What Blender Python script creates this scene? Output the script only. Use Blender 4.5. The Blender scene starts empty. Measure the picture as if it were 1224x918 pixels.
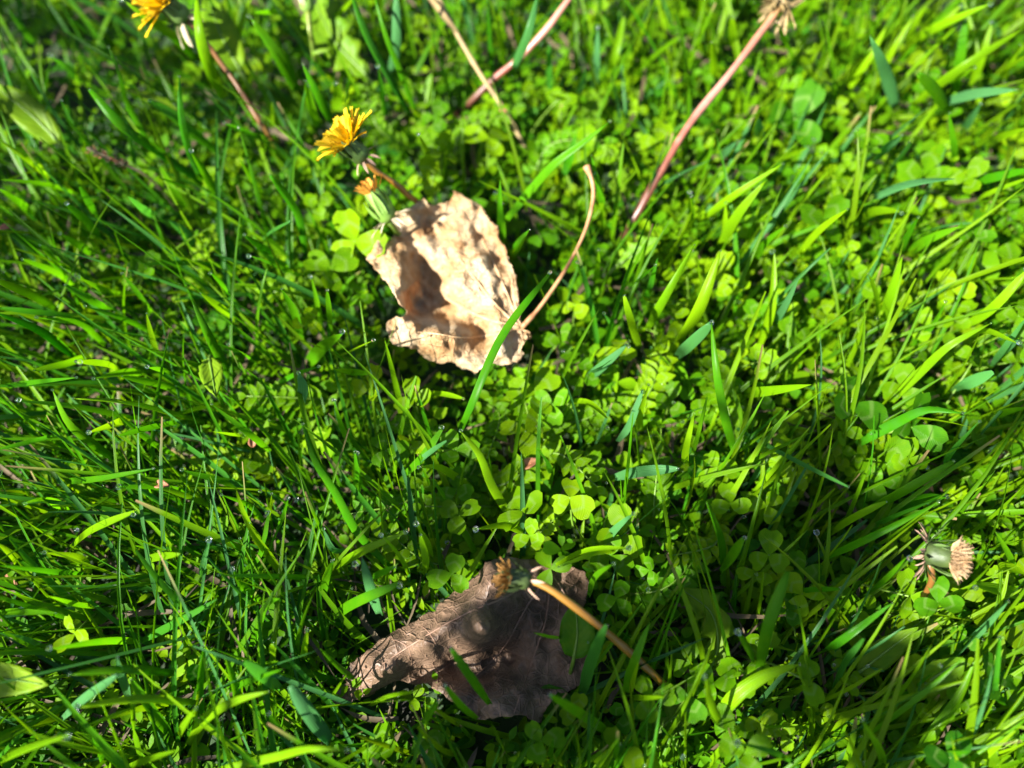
import bpy, bmesh, math, random
import numpy as np
from mathutils import Vector, Quaternion, Matrix
from mathutils.geometry import delaunay_2d_cdt

random.seed(7)
rng = np.random.default_rng(11)
scene = bpy.context.scene
COL = scene.collection
R = math.radians

# ------------------------------------------------------------------ camera, light, exposure
F_PX = 942.0                      # focal length in pixels of the 1224 x 918 photograph
TILT = R(20)                      # the phone looks down, tipped a little forward
CAM = np.array([0.0, -0.37 * math.sin(TILT), 0.37 * math.cos(TILT)])
cam_data = bpy.data.cameras.new("camera")
cam = bpy.data.objects.new("camera", cam_data)
COL.objects.link(cam)
cam.location = CAM
cam.rotation_euler = (TILT, 0, 0)
cam_data.sensor_width = 36
cam_data.lens = 36 * F_PX / 1224
cam_data.clip_start = 0.01
cam_data.clip_end = 200
cam_data.dof.use_dof = True
cam_data.dof.focus_distance = 0.308
cam_data.dof.aperture_fstop = 3.0
scene.camera = cam

SUN_TO = Vector((-0.82, -0.46, 0.88)).normalized()      # direction towards the sun
world = bpy.data.worlds.new("World")
scene.world = world
world.use_nodes = True
wn = world.node_tree
bg = wn.nodes["Background"]
sky = wn.nodes.new("ShaderNodeTexSky")
sky.sky_type = 'NISHITA'
sky.sun_disc = False
sky.sun_elevation = math.asin(SUN_TO.z)
sky.sun_rotation = math.atan2(SUN_TO.x, SUN_TO.y)
wn.links.new(sky.outputs[0], bg.inputs[0])
bg.inputs[1].default_value = 0.05
sun_data = bpy.data.lights.new("sun", 'SUN')
sun_data.energy = 5.0
sun_data.angle = R(0.5)
sun_data.color = (1.0, 0.97, 0.90)
sun = bpy.data.objects.new("sun", sun_data)
COL.objects.link(sun)
sun.location = (-1, -1, 2)
sun.rotation_euler = (-SUN_TO).to_track_quat('-Z', 'Y').to_euler()
scene.view_settings.view_transform = 'Standard'
scene.view_settings.look = 'None'
scene.view_settings.exposure = 2.22
scene.view_settings.gamma = 1.0
scene.cycles.max_bounces = 10
scene.cycles.transmission_bounces = 8
scene.cycles.sample_clamp_indirect = 6.0

# ------------------------------------------------------------------ where a ray of the camera meets a height
cT, sT = math.cos(TILT), math.sin(TILT)
AX = np.array([1.0, 0, 0]); AY = np.array([0, cT, sT]); AF = np.array([0, sT, -cT])
def at(px, py, z):
    d = AX * ((px - 612) / F_PX) + AY * ((459 - py) / F_PX) + AF
    return CAM + d * ((z - CAM[2]) / d[2])
def proj(p):
    v = np.asarray(p, float) - CAM
    dep = v @ AF
    return np.stack([612 + F_PX * (v @ AX) / dep, 459 - F_PX * (v @ AY) / dep], -1)
CROP = dict(A=(0, 0, 2.985), B=(400, 0, 2.985), C=(810, 0, 2.957), D=(0, 300, 2.94), E=(400, 200, 3.531),
            F=(810, 300, 2.942), G=(0, 612, 2.985), H=(370, 640, 2.782), I=(810, 600, 2.887), J=(400, 430, 2.985),
            K=(600, 180, 3.278), L=(680, 440, 3.277), M=(200, 240, 3.53), N=(200, 460, 3.53), O=(640, 700, 4.21),
            P=(260, 0, 4.59), Q=(1000, 400, 3.826), Z=(0, 0, 1.0))
def un(c, pts):
    x0, y0, s = CROP[c]
    return [(x0 + p[0] / s, y0 + p[1] / s) for p in pts]

# ------------------------------------------------------------------ materials
def nt_new(name):
    m = bpy.data.materials.new(name)
    m.use_nodes = True
    t = m.node_tree
    for n in list(t.nodes):
        t.nodes.remove(n)
    return m, t
def N(t, kind, **kw):
    n = t.nodes.new(kind)
    for k, v in kw.items():
        if k.startswith('i_'):
            key = k[2:]
            n.inputs[int(key) if key.isdigit() else key.replace('_', ' ')].default_value = v
        else:
            setattr(n, k, v)
    return n
def ramp(t, stops, mode='LINEAR'):
    n = t.nodes.new("ShaderNodeValToRGB")
    n.color_ramp.interpolation = mode
    e = n.color_ramp.elements
    while len(e) > 1:
        e.remove(e[-1])
    e[0].position, e[0].color = stops[0][0], (*stops[0][1], 1)
    for p, c in stops[1:]:
        x = e.new(p); x.color = (*c, 1)
    return n

def leaf_material(name, refl, trans, rough=0.38, spec=0.5, mix=0.45, source='attr', vein='blade', blotch=0.25, noise_scale=180.0, vamp=0.12, vfreq=52.0, vbump=0.35, chevron=0.0):
    """thin leaf: glossy front plus light that comes through; three reflectances from glaucous over mid green to yellow green"""
    m, t = nt_new(name)
    L = t.links.new
    out = N(t, "ShaderNodeOutputMaterial")
    if source == 'attr':
        at_ = N(t, "ShaderNodeAttribute", attribute_name="tint")
        sep = N(t, "ShaderNodeSeparateColor")
        L(at_.outputs["Color"], sep.inputs[0])
        hue, val = sep.outputs[0], sep.outputs[1]
    else:
        oi = N(t, "ShaderNodeObjectInfo")
        sep = N(t, "ShaderNodeSeparateColor")
        L(oi.outputs["Color"], sep.inputs[0])
        hue, val = sep.outputs[0], sep.outputs[1]
    geo = N(t, "ShaderNodeTexCoord")
    nz = N(t, "ShaderNodeTexNoise", i_Scale=noise_scale, i_Detail=4.0)
    L(geo.outputs["Object"], nz.inputs["Vector"])
    add = N(t, "ShaderNodeMath", operation='MULTIPLY_ADD', i_1=blotch, i_2=0.0)
    L(nz.outputs[0], add.inputs[0])
    sub = N(t, "ShaderNodeMath", operation='ADD')
    L(hue, sub.inputs[0]); L(add.outputs[0], sub.inputs[1])
    off = N(t, "ShaderNodeMath", operation='SUBTRACT', i_1=blotch * 0.5)
    L(sub.outputs[0], off.inputs[0])
    rr = ramp(t, [(0.0, refl[0]), (0.45, refl[1]), (1.0, refl[2])])
    rt = ramp(t, [(0.0, trans[0]), (0.45, trans[1]), (1.0, trans[2])])
    L(off.outputs[0], rr.inputs[0]); L(off.outputs[0], rt.inputs[0])
    uv = N(t, "ShaderNodeUVMap")
    sx = N(t, "ShaderNodeSeparateXYZ")
    L(uv.outputs[0], sx.inputs[0])
    if vein == 'blade':               # fine ribs that run along the blade
        w1 = N(t, "ShaderNodeMath", operation='MULTIPLY', i_1=44.0); L(sx.outputs[0], w1.inputs[0])
        w2 = N(t, "ShaderNodeMath", operation='SINE'); L(w1.outputs[0], w2.inputs[0])
    else:                             # side veins that leave the midrib at a slant
        a = N(t, "ShaderNodeMath", operation='SUBTRACT', i_1=0.5); L(sx.outputs[0], a.inputs[0])
        b = N(t, "ShaderNodeMath", operation='ABSOLUTE'); L(a.outputs[0], b.inputs[0])
        c = N(t, "ShaderNodeMath", operation='MULTIPLY_ADD', i_1=-0.9); L(b.outputs[0], c.inputs[0]); L(sx.outputs[1], c.inputs[2])
        w1 = N(t, "ShaderNodeMath", operation='MULTIPLY', i_1=vfreq); L(c.outputs[0], w1.inputs[0])
        w2 = N(t, "ShaderNodeMath", operation='SINE'); L(w1.outputs[0], w2.inputs[0])
    vm = N(t, "ShaderNodeMapRange", i_1=-1.0, i_2=1.0, i_3=1 - vamp, i_4=1 + vamp * 0.7)
    L(w2.outputs[0], vm.inputs[0])
    vv = N(t, "ShaderNodeMath", operation='MULTIPLY'); L(vm.outputs[0], vv.inputs[0]); L(val, vv.inputs[1])
    def scaled(col):
        x = N(t, "ShaderNodeVectorMath", operation='SCALE')
        L(col, x.inputs[0]); L(vv.outputs[0], x.inputs["Scale"])
        return x.outputs[0]
    cr, ct_ = rr.outputs[0], rt.outputs[0]
    def blend(fac, col, base):
        x = N(t, "ShaderNodeMix", data_type='RGBA'); x.inputs[7].default_value = (*col, 1)
        L(fac, x.inputs[0]); L(base, x.inputs[6]); return x.outputs[2]
    if vein == 'blade':
        tm = N(t, "ShaderNodeMapRange", i_1=0.86, i_2=0.99); L(sx.outputs[1], tm.inputs[0])
        tf = N(t, "ShaderNodeMath", operation='MULTIPLY'); L(tm.outputs[0], tf.inputs[0]); L(sep.outputs[2], tf.inputs[1])
        cr = blend(tf.outputs[0], (0.30, 0.21, 0.09), cr); ct_ = blend(tf.outputs[0], (0.30, 0.21, 0.09), ct_)
    elif chevron:
        d1 = N(t, "ShaderNodeMath", operation='MULTIPLY_ADD', i_1=0.5, i_2=-0.60); L(b.outputs[0], d1.inputs[0])
        d2 = N(t, "ShaderNodeMath", operation='ADD'); L(d1.outputs[0], d2.inputs[0]); L(sx.outputs[1], d2.inputs[1])
        d3 = N(t, "ShaderNodeMath", operation='ABSOLUTE'); L(d2.outputs[0], d3.inputs[0])
        d4 = N(t, "ShaderNodeMapRange", i_1=0.03, i_2=0.09, i_3=chevron, i_4=0.0); L(d3.outputs[0], d4.inputs[0])
        cr = blend(d4.outputs[0], (0.16, 0.26, 0.06), cr)
    bmp = N(t, "ShaderNodeBump", i_Strength=vbump, i_Distance=0.0004)
    L(w2.outputs[0], bmp.inputs["Height"])
    p = N(t, "ShaderNodeBsdfPrincipled", i_Roughness=rough)
    p.inputs["Specular IOR Level"].default_value = spec
    L(scaled(cr), p.inputs["Base Color"]); L(bmp.outputs[0], p.inputs["Normal"])
    tr = N(t, "ShaderNodeBsdfTranslucent")
    L(scaled(ct_), tr.inputs["Color"])
    mx = N(t, "ShaderNodeMixShader", i_0=mix)
    L(p.outputs[0], mx.inputs[1]); L(tr.outputs[0], mx.inputs[2])
    L(mx.outputs[0], out.inputs[0])
    return m

def plain(name, c0, c1, rough=0.6, scale=200.0, trans=None, bump=0.3, spec=0.4, detail=5.0, dist=0.0006, stops=None):
    """noise between two colours, fine relief, optionally some light through it"""
    m, t = nt_new(name)
    L = t.links.new
    out = N(t, "ShaderNodeOutputMaterial")
    tc = N(t, "ShaderNodeTexCoord")
    nz = N(t, "ShaderNodeTexNoise", i_Scale=scale, i_Detail=detail, i_Roughness=0.6)
    L(tc.outputs["Object"], nz.inputs["Vector"])
    rp = ramp(t, stops or [(0.32, c0), (0.68, c1)])
    L(nz.outputs[0], rp.inputs[0])
    n2 = N(t, "ShaderNodeTexNoise", i_Scale=scale * 3.1, i_Detail=3.0)
    L(tc.outputs["Object"], n2.inputs["Vector"])
    bmp = N(t, "ShaderNodeBump", i_Strength=bump, i_Distance=dist)
    L(n2.outputs[0], bmp.inputs["Height"])
    p = N(t, "ShaderNodeBsdfPrincipled", i_Roughness=rough)
    p.inputs["Specular IOR Level"].default_value = spec
    L(rp.outputs[0], p.inputs["Base Color"]); L(bmp.outputs[0], p.inputs["Normal"])
    if trans:
        tr = N(t, "ShaderNodeBsdfTranslucent")
        ml = N(t, "ShaderNodeMix", data_type='RGBA', blend_type='MULTIPLY')
        ml.inputs[0].default_value = 1.0
        L(rp.outputs[0], ml.inputs[6]); ml.inputs[7].default_value = (*trans[1], 1)
        L(ml.outputs[2], tr.inputs["Color"])
        mx = N(t, "ShaderNodeMixShader", i_0=trans[0])
        L(p.outputs[0], mx.inputs[1]); L(tr.outputs[0], mx.inputs[2]); L(mx.outputs[0], out.inputs[0])
    else:
        L(p.outputs[0], out.inputs[0])
    return m

G_REFL = [(0.048, 0.150, 0.045), (0.030, 0.145, 0.002), (0.125, 0.240, 0.002)]
G_TRAN = [(0.050, 0.220, 0.012), (0.072, 0.300, 0.0015), (0.225, 0.400, 0.0015)]
M_GRASS = leaf_material("grass_leaf", G_REFL, G_TRAN, rough=0.30, spec=0.10, vbump=0.25)
C_REFL = [(0.018, 0.100, 0.004), (0.062, 0.188, 0.002), (0.152, 0.268, 0.002)]
C_TRAN = [(0.045, 0.220, 0.003), (0.150, 0.335, 0.0015), (0.290, 0.430, 0.0015)]
M_CLOVER = leaf_material("clover_leaf", C_REFL, C_TRAN, rough=0.42, spec=0.07, source='obj', vein='side', vamp=0.08, vfreq=75, vbump=0.3, blotch=0.5, noise_scale=260, chevron=0.4)
M_CLOVER_LOW = leaf_material("low_clover_leaf", C_REFL, C_TRAN, rough=0.42, spec=0.07, source='attr', vein='side', vamp=0.06, vfreq=60, vbump=0.2, blotch=0.5, noise_scale=220)
M_BROAD = leaf_material("broad_leaf", [(0.06, 0.14, 0.03), (0.045, 0.16, 0.006), (0.16, 0.26, 0.010)],
                        [(0.10, 0.24, 0.02), (0.09, 0.29, 0.003), (0.29, 0.40, 0.005)], rough=0.42, spec=0.1, source='attr', vein='side', noise_scale=140, blotch=0.6, vamp=0.02, vfreq=40, vbump=0.12)
M_STALK = plain("green_stalk", (0.08, 0.17, 0.012), (0.13, 0.22, 0.025), rough=0.45, trans=(0.2, (1, 1, 0.6)))
def dead_leaf_material(name, stops, vein_col, scale, cell, mix, tint, rough, bumpd, spots):
    m, t = nt_new(name)
    L = t.links.new
    out = N(t, "ShaderNodeOutputMaterial")
    tc = N(t, "ShaderNodeTexCoord")
    wob = N(t, "ShaderNodeTexNoise", i_Scale=cell * 0.7, i_Detail=2.0)
    L(tc.outputs["Object"], wob.inputs["Vector"])
    ad = N(t, "ShaderNodeVectorMath", operation='MULTIPLY_ADD'); ad.inputs[1].default_value = (0.004,) * 3
    L(wob.outputs["Color"], ad.inputs[0]); L(tc.outputs["Object"], ad.inputs[2])
    vo = N(t, "ShaderNodeTexVoronoi", feature='DISTANCE_TO_EDGE', i_Scale=cell); L(ad.outputs[0], vo.inputs["Vector"])
    v2 = N(t, "ShaderNodeTexVoronoi", feature='DISTANCE_TO_EDGE', i_Scale=cell * 3.2); L(ad.outputs[0], v2.inputs["Vector"])
    m1 = N(t, "ShaderNodeMapRange", i_1=0.0, i_2=0.10, i_3=1.0, i_4=0.0); L(vo.outputs["Distance"], m1.inputs[0])
    m2 = N(t, "ShaderNodeMapRange", i_1=0.0, i_2=0.14, i_3=0.45, i_4=0.0); L(v2.outputs["Distance"], m2.inputs[0])
    net = N(t, "ShaderNodeMath", operation='MAXIMUM'); L(m1.outputs[0], net.inputs[0]); L(m2.outputs[0], net.inputs[1])
    nz = N(t, "ShaderNodeTexNoise", i_Scale=scale, i_Detail=7.0, i_Roughness=0.65); L(tc.outputs["Object"], nz.inputs["Vector"])
    rp = ramp(t, stops); L(nz.outputs[0], rp.inputs[0])
    vm = N(t, "ShaderNodeMix", data_type='RGBA'); vm.inputs[7].default_value = (*vein_col, 1)
    vf = N(t, "ShaderNodeMath", operation='MULTIPLY', i_1=0.35); L(net.outputs[0], vf.inputs[0]); L(vf.outputs[0], vm.inputs[0]); L(rp.outputs[0], vm.inputs[6])
    sp = N(t, "ShaderNodeTexNoise", i_Scale=scale * 2.6, i_Detail=4.0); L(tc.outputs["Object"], sp.inputs["Vector"])
    sm = N(t, "ShaderNodeMapRange", i_1=0.62, i_2=0.74, i_3=0.0, i_4=0.75); L(sp.outputs[0], sm.inputs[0])
    s2 = N(t, "ShaderNodeMix", data_type='RGBA'); s2.inputs[7].default_value = (*spots, 1); L(sm.outputs[0], s2.inputs[0]); L(vm.outputs[2], s2.inputs[6])
    hh = N(t, "ShaderNodeMath", operation='MULTIPLY_ADD', i_1=0.8); L(sp.outputs[0], hh.inputs[0]); L(net.outputs[0], hh.inputs[2])
    bmp = N(t, "ShaderNodeBump", i_Strength=0.8, i_Distance=bumpd); L(hh.outputs[0], bmp.inputs["Height"])
    p = N(t, "ShaderNodeBsdfPrincipled", i_Roughness=rough); p.inputs["Specular IOR Level"].default_value = 0.3
    L(s2.outputs[2], p.inputs["Base Color"]); L(bmp.outputs[0], p.inputs["Normal"])
    tr = N(t, "ShaderNodeBsdfTranslucent")
    ml = N(t, "ShaderNodeMix", data_type='RGBA', blend_type='MULTIPLY'); ml.inputs[0].default_value = 1.0
    L(s2.outputs[2], ml.inputs[6]); ml.inputs[7].default_value = (*tint, 1); L(ml.outputs[2], tr.inputs["Color"])
    mx = N(t, "ShaderNodeMixShader", i_0=mix); L(p.outputs[0], mx.inputs[1]); L(tr.outputs[0], mx.inputs[2]); L(mx.outputs[0], out.inputs[0])
    return m
M_TAN = dead_leaf_material("dry_tan_leaf", [(0.28, (0.26, 0.12, 0.04)), (0.42, (0.42, 0.25, 0.11)), (0.54, (0.53, 0.40, 0.235)), (0.7, (0.60, 0.50, 0.35))], (0.40, 0.24, 0.11), 62, 210, 0.38, (1.0, 0.74, 0.42), 0.6, 0.0006, (0.26, 0.12, 0.045))
M_TANVEIN = plain("dry_leaf_vein", (0.34, 0.19, 0.08), (0.46, 0.31, 0.17), scale=300)
M_BROWN = dead_leaf_material("wet_brown_leaf", [(0.30, (0.030, 0.020, 0.013)), (0.48, (0.10, 0.062, 0.038)), (0.68, (0.22, 0.142, 0.092))], (0.20, 0.12, 0.08), 60, 170, 0.08, (1.0, 0.7, 0.5), 0.5, 0.00045, (0.035, 0.02, 0.014))
M_BROWNVEIN = plain("brown_leaf_vein", (0.12, 0.065, 0.04), (0.22, 0.13, 0.085), scale=300)
M_PETIOLE = plain("dry_leaf_stalk", (0.17, 0.07, 0.025), (0.36, 0.19, 0.085), scale=160, rough=0.5)
M_PETAL = plain("yellow_petal", (0.62, 0.37, 0.003), (0.70, 0.52, 0.004), scale=120, rough=0.6, trans=(0.35, (1.0, 0.85, 0.5)))
M_PETAL_OLD = plain("withered_petal", (0.42, 0.16, 0.012), (0.62, 0.30, 0.03), scale=260, rough=0.7, trans=(0.2, (1, 0.8, 0.5)))
M_PETAL_BROWN = plain("brown_withered_petal", (0.05, 0.022, 0.004), (0.24, 0.11, 0.010), scale=260, rough=0.7, trans=(0.2, (1, 0.8, 0.5)))
M_PAPPUS = plain("pale_pappus", (0.36, 0.21, 0.09), (0.56, 0.41, 0.25), scale=400, rough=0.8, trans=(0.3, (1, 0.9, 0.7)))
M_INVOL = plain("involucre_green", (0.045, 0.075, 0.016), (0.08, 0.15, 0.025), scale=200, rough=0.55)
M_INVOL_DARK = plain('dark_flower_cup', (0.022, 0.036, 0.009), (0.045, 0.07, 0.014), scale=220, rough=0.55)
M_INVOL_LIGHT = plain("involucre_light_green", (0.10, 0.20, 0.02), (0.17, 0.28, 0.05), scale=200, rough=0.55, trans=(0.2, (1, 1, .5)))
M_BRACT = plain("papery_bract", (0.32, 0.26, 0.15), (0.50, 0.44, 0.33), scale=250, rough=0.7, trans=(0.3, (1, 0.95, 0.7)))
M_BRACT_PINK = plain('withered_bract', (0.22, 0.13, 0.08), (0.40, 0.26, 0.18), scale=250, rough=0.7)
M_STEM_BROWN = plain("brown_flower_stem", (0.18, 0.065, 0.010), (0.27, 0.12, 0.02), scale=90, rough=0.4, trans=(0.15, (1, .8, .4)))
M_STEM_PINK = plain("pink_flower_stem", (0.30, 0.09, 0.065), (0.56, 0.32, 0.25), scale=60, rough=0.35, trans=(0.15, (1, .7, .6)))
def graded_stem(name, stops):
    m, t = nt_new(name); L = t.links.new
    out = N(t, "ShaderNodeOutputMaterial"); uv = N(t, "ShaderNodeUVMap"); sx = N(t, "ShaderNodeSeparateXYZ"); L(uv.outputs[0], sx.inputs[0])
    tc = N(t, "ShaderNodeTexCoord"); nz = N(t, "ShaderNodeTexNoise", i_Scale=140.0, i_Detail=5.0); L(tc.outputs["Object"], nz.inputs["Vector"])
    ma = N(t, "ShaderNodeMath", operation='MULTIPLY_ADD', i_1=0.35); L(nz.outputs[0], ma.inputs[0]); L(sx.outputs[1], ma.inputs[2])
    mb = N(t, "ShaderNodeMath", operation='SUBTRACT', i_1=0.17); L(ma.outputs[0], mb.inputs[0])
    rp = ramp(t, stops); L(mb.outputs[0], rp.inputs[0])
    b_ = N(t, "ShaderNodeBump", i_Strength=0.4, i_Distance=0.0005); L(nz.outputs[0], b_.inputs["Height"])
    p = N(t, "ShaderNodeBsdfPrincipled", i_Roughness=0.36); L(rp.outputs[0], p.inputs["Base Color"]); L(b_.outputs[0], p.inputs["Normal"]); L(p.outputs[0], out.inputs[0])
    return m
M_STEM_PINK = graded_stem("pink_flower_stem", [(0.0, (0.34, 0.21, 0.08)), (0.14, (0.31, 0.115, 0.075)), (0.38, (0.38, 0.175, 0.13)), (0.55, (0.24, 0.07, 0.045)), (0.72, (0.10, 0.035, 0.02)), (1.0, (0.05, 0.022, 0.012))])
M_STEM_BROWN = graded_stem("brown_flower_stem", [(0.0, (0.19, 0.095, 0.014)), (0.4, (0.19, 0.085, 0.008)), (0.7, (0.15, 0.080, 0.008)), (1.0, (0.08, 0.07, 0.01))])
M_STEM_DULL = graded_stem('dull_flower_stem', [(0.0, (0.13, 0.06, 0.014)), (0.5, (0.12, 0.045, 0.008)), (1.0, (0.06, 0.06, 0.01))])
M_STEM_GREEN = plain("green_flower_stem", (0.09, 0.17, 0.02), (0.16, 0.20, 0.03), scale=60, rough=0.4, trans=(0.2, (1, 1, .5)))
M_STRAW = plain("dry_straw", (0.13, 0.095, 0.035), (0.30, 0.21, 0.09), scale=60, rough=0.6)
M_THATCH = plain("dead_grass", (0.022, 0.016, 0.007), (0.085, 0.060, 0.026), scale=60, rough=0.8)
M_SCRAP = plain("leaf_scrap", (0.20, 0.065, 0.025), (0.36, 0.17, 0.085), scale=200, rough=0.7, trans=(0.2, (1, .8, .6)))

def soil_material():
    m, t = nt_new("dark_soil")
    L = t.links.new
    out = N(t, "ShaderNodeOutputMaterial")
    tc = N(t, "ShaderNodeTexCoord")
    a = N(t, "ShaderNodeTexNoise", i_Scale=55.0, i_Detail=8.0, i_Roughness=0.7)
    L(tc.outputs["Object"], a.inputs["Vector"])
    r1 = ramp(t, [(0.3, (0.006, 0.005, 0.003)), (0.55, (0.014, 0.010, 0.006)), (0.8, (0.040, 0.024, 0.014))])
    L(a.outputs[0], r1.inputs[0])
    b = N(t, "ShaderNodeTexNoise", i_Scale=30.0, i_Detail=6.0)
    L(tc.outputs["Object"], b.inputs["Vector"])
    mk = N(t, "ShaderNodeMapRange", i_1=0.33, i_2=0.5); L(b.outputs[0], mk.inputs[0])
    mx = N(t, "ShaderNodeMix", data_type='RGBA'); L(mk.outputs[0], mx.inputs[0])
    L(r1.outputs[0], mx.inputs[6]); mx.inputs[7].default_value = (0.007, 0.028, 0.0015, 1)
    bm_ = N(t, "ShaderNodeBump", i_Strength=0.9, i_Distance=0.003); L(a.outputs[0], bm_.inputs["Height"])
    p = N(t, "ShaderNodeBsdfPrincipled", i_Roughness=0.85)
    L(mx.outputs[2], p.inputs["Base Color"]); L(bm_.outputs[0], p.inputs["Normal"]); L(p.outputs[0], out.inputs[0])
    return m
M_SOIL = soil_material()
def dew_material():
    m, t = nt_new("dew_water")
    out = N(t, "ShaderNodeOutputMaterial")
    p = N(t, "ShaderNodeBsdfPrincipled", i_Roughness=0.08, i_IOR=1.33)
    p.inputs["Transmission Weight"].default_value = 1.0
    p.inputs["Base Color"].default_value = (1, 1, 1, 1)
    t.links.new(p.outputs[0], out.inputs[0])
    return m
M_DEW = dew_material()

# ------------------------------------------------------------------ mesh helpers
class Acc:
    """collects quads / tris with uv and a tint per vertex"""
    def __init__(s):
        s.v, s.f, s.uv, s.t, s.n = [], [], [], [], 0
    def add(s, v, f, uv, tint):
        v = np.asarray(v, float); f = np.asarray(f, np.int64)
        if f.shape[1] == 3:
            f = np.concatenate([f, f[:, 2:3]], 1)
        s.v.append(v); s.f.append(f + s.n); s.uv.append(np.asarray(uv, float))
        s.t.append(np.tile(np.array([tint[0], tint[1], tint[2] if len(tint) > 2 else 0, 1.0]), (len(v), 1))); s.n += len(v)
    def mesh(s, name, mat):
        v = np.concatenate(s.v); f = np.concatenate(s.f); uv = np.concatenate(s.uv); t = np.concatenate(s.t)
        tri = f[:, 2] == f[:, 3]
        sizes = np.where(tri, 3, 4)
        starts = np.concatenate([[0], np.cumsum(sizes)[:-1]])
        keep = np.ones(f.shape, bool); keep[:, 3] = ~tri
        loops = f[keep]
        me = bpy.data.meshes.new(name)
        me.vertices.add(len(v)); me.vertices.foreach_set("co", v.astype(np.float32).ravel())
        me.loops.add(len(loops)); me.loops.foreach_set("vertex_index", loops.astype(np.int32))
        me.polygons.add(len(f)); me.polygons.foreach_set("loop_start", starts.astype(np.int32))
        me.update(calc_edges=True)
        me.validate()
        me.polygons.foreach_set("use_smooth", np.ones(len(me.polygons), bool))
        ul = me.uv_layers.new(name="UVMap")
        ul.data.foreach_set("uv", uv[loops].astype(np.float32).ravel())
        ca = me.color_attributes.new("tint", 'FLOAT_COLOR', 'POINT')
        ca.data.foreach_set("color", t.astype(np.float32).ravel())
        me.materials.append(mat)
        return me
def link(name, me, parent=None, loc=None, quat=None, kind=None):
    o = bpy.data.objects.new(name, me)
    COL.objects.link(o)
    if parent is not None: o.parent = parent
    if loc is not None: o.location = loc
    if quat is not None:
        o.rotation_mode = 'QUATERNION'; o.rotation_quaternion = quat
    if kind: o['kind'] = kind
    return o
def tag(o, label, cat, group=None):
    o['label'] = label; o['category'] = cat
    if group: o['group'] = group
    return o
def empty(name, loc):
    o = bpy.data.objects.new(name, None)
    COL.objects.link(o); o.location = loc; o.empty_display_size = 0.01
    return o
def copy_tree(o, parent=None):
    c = o.copy(); COL.objects.link(c)
    c.parent = parent
    for ch in o.children:
        copy_tree(ch, c)
    return c

def spline(pts, n):
    """smooth curve through the given points, n samples"""
    P = np.asarray(pts, float)
    if len(P) == 2:
        return P[0] + (P[1] - P[0]) * np.linspace(0, 1, n)[:, None]
    d = np.concatenate([[0], np.cumsum(np.linalg.norm(np.diff(P, axis=0), axis=1))])
    d /= d[-1]
    m = np.gradient(P, d, axis=0)
    u = np.linspace(0, 1, n)
    k = np.clip(np.searchsorted(d, u, side='right') - 1, 0, len(P) - 2)
    h = (d[k + 1] - d[k])[:, None]; s = ((u - d[k])[:, None]) / h
    return ((2 * s**3 - 3 * s**2 + 1) * P[k] + (s**3 - 2 * s**2 + s) * h * m[k]
            + (-2 * s**3 + 3 * s**2) * P[k + 1] + (s**3 - s**2) * h * m[k + 1])
def nrm(a):
    return a / np.maximum(np.linalg.norm(a, axis=-1, keepdims=True), 1e-9)

def blade_geo(S, w, face, fold=0.25, cut=False, twist=0.0):
    """grass blade along the spine S: three vertices across, a keel, a tapered or mown tip"""
    n = len(S)
    T = nrm(np.gradient(S, axis=0))
    u = np.linspace(0, 1, n)
    side = np.cross(T, face)
    side = nrm(side)
    if twist:
        nn = np.cross(side, T)
        a = (u * twist)[:, None]
        side = side * np.cos(a) + nn * np.sin(a)
    nor = nrm(np.cross(side, T))
    prof = (0.62 + 0.38 * np.clip(u / 0.3, 0, 1)) * np.power(np.clip(1 - np.power(u, 3.2 if not cut else 9), 0, 1), 0.75)
    prof[-1] = 0.34 if cut else 0.03
    hw = (0.5 * w * prof)[:, None]
    up = hw * fold * 1.6
    V = np.stack([S - side * hw + nor * up, S, S + side * hw + nor * up], 1).reshape(-1, 3)
    uv = np.stack([np.tile([0, 0.5, 1], n), np.repeat(u, 3)], -1)
    i = np.arange(n - 1) * 3
    f = np.concatenate([np.stack([i, i + 1, i + 4, i + 3], -1), np.stack([i + 1, i + 2, i + 5, i + 4], -1)])
    return V, f, uv

def tube_geo(S, r, k=8):
    S = np.asarray(S, float); n = len(S)
    r = np.broadcast_to(np.asarray(r, float), (n,))
    T = nrm(np.gradient(S, axis=0))
    ref = np.array([0.31, 0.17, 0.93]); ref = ref / np.linalg.norm(ref)
    a = nrm(np.cross(T, ref)); b = np.cross(T, a)
    ang = np.arange(k) * 2 * math.pi / k
    V = (S[:, None] + r[:, None, None] * (np.cos(ang)[None, :, None] * a[:, None] + np.sin(ang)[None, :, None] * b[:, None])).reshape(-1, 3)
    f = []
    for i in range(n - 1):
        for j in range(k):
            f.append((i * k + j, i * k + (j + 1) % k, (i + 1) * k + (j + 1) % k, (i + 1) * k + j))
    V = np.concatenate([V, S[:1] - T[:1] * r[0] * 0.3, S[-1:] + T[-1:] * r[-1] * 0.3])
    c0, c1 = n * k, n * k + 1
    for j in range(k):
        f.append((c0, (j + 1) % k, j, j)); f.append((c1, (n - 1) * k + j, (n - 1) * k + (j + 1) % k, (n - 1) * k + (j + 1) % k))
    uv = np.concatenate([np.stack([np.tile(np.arange(k) / k, n), np.repeat(np.linspace(0, 1, n), k)], -1), [[0, 0], [0, 1]]])
    return V, np.array(f), uv
def tube_mesh(name, S, r, mat, k=8):
    a = Acc(); a.add(*tube_geo(S, r, k), (0.5, 1)); return a.mesh(name, mat)

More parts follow.
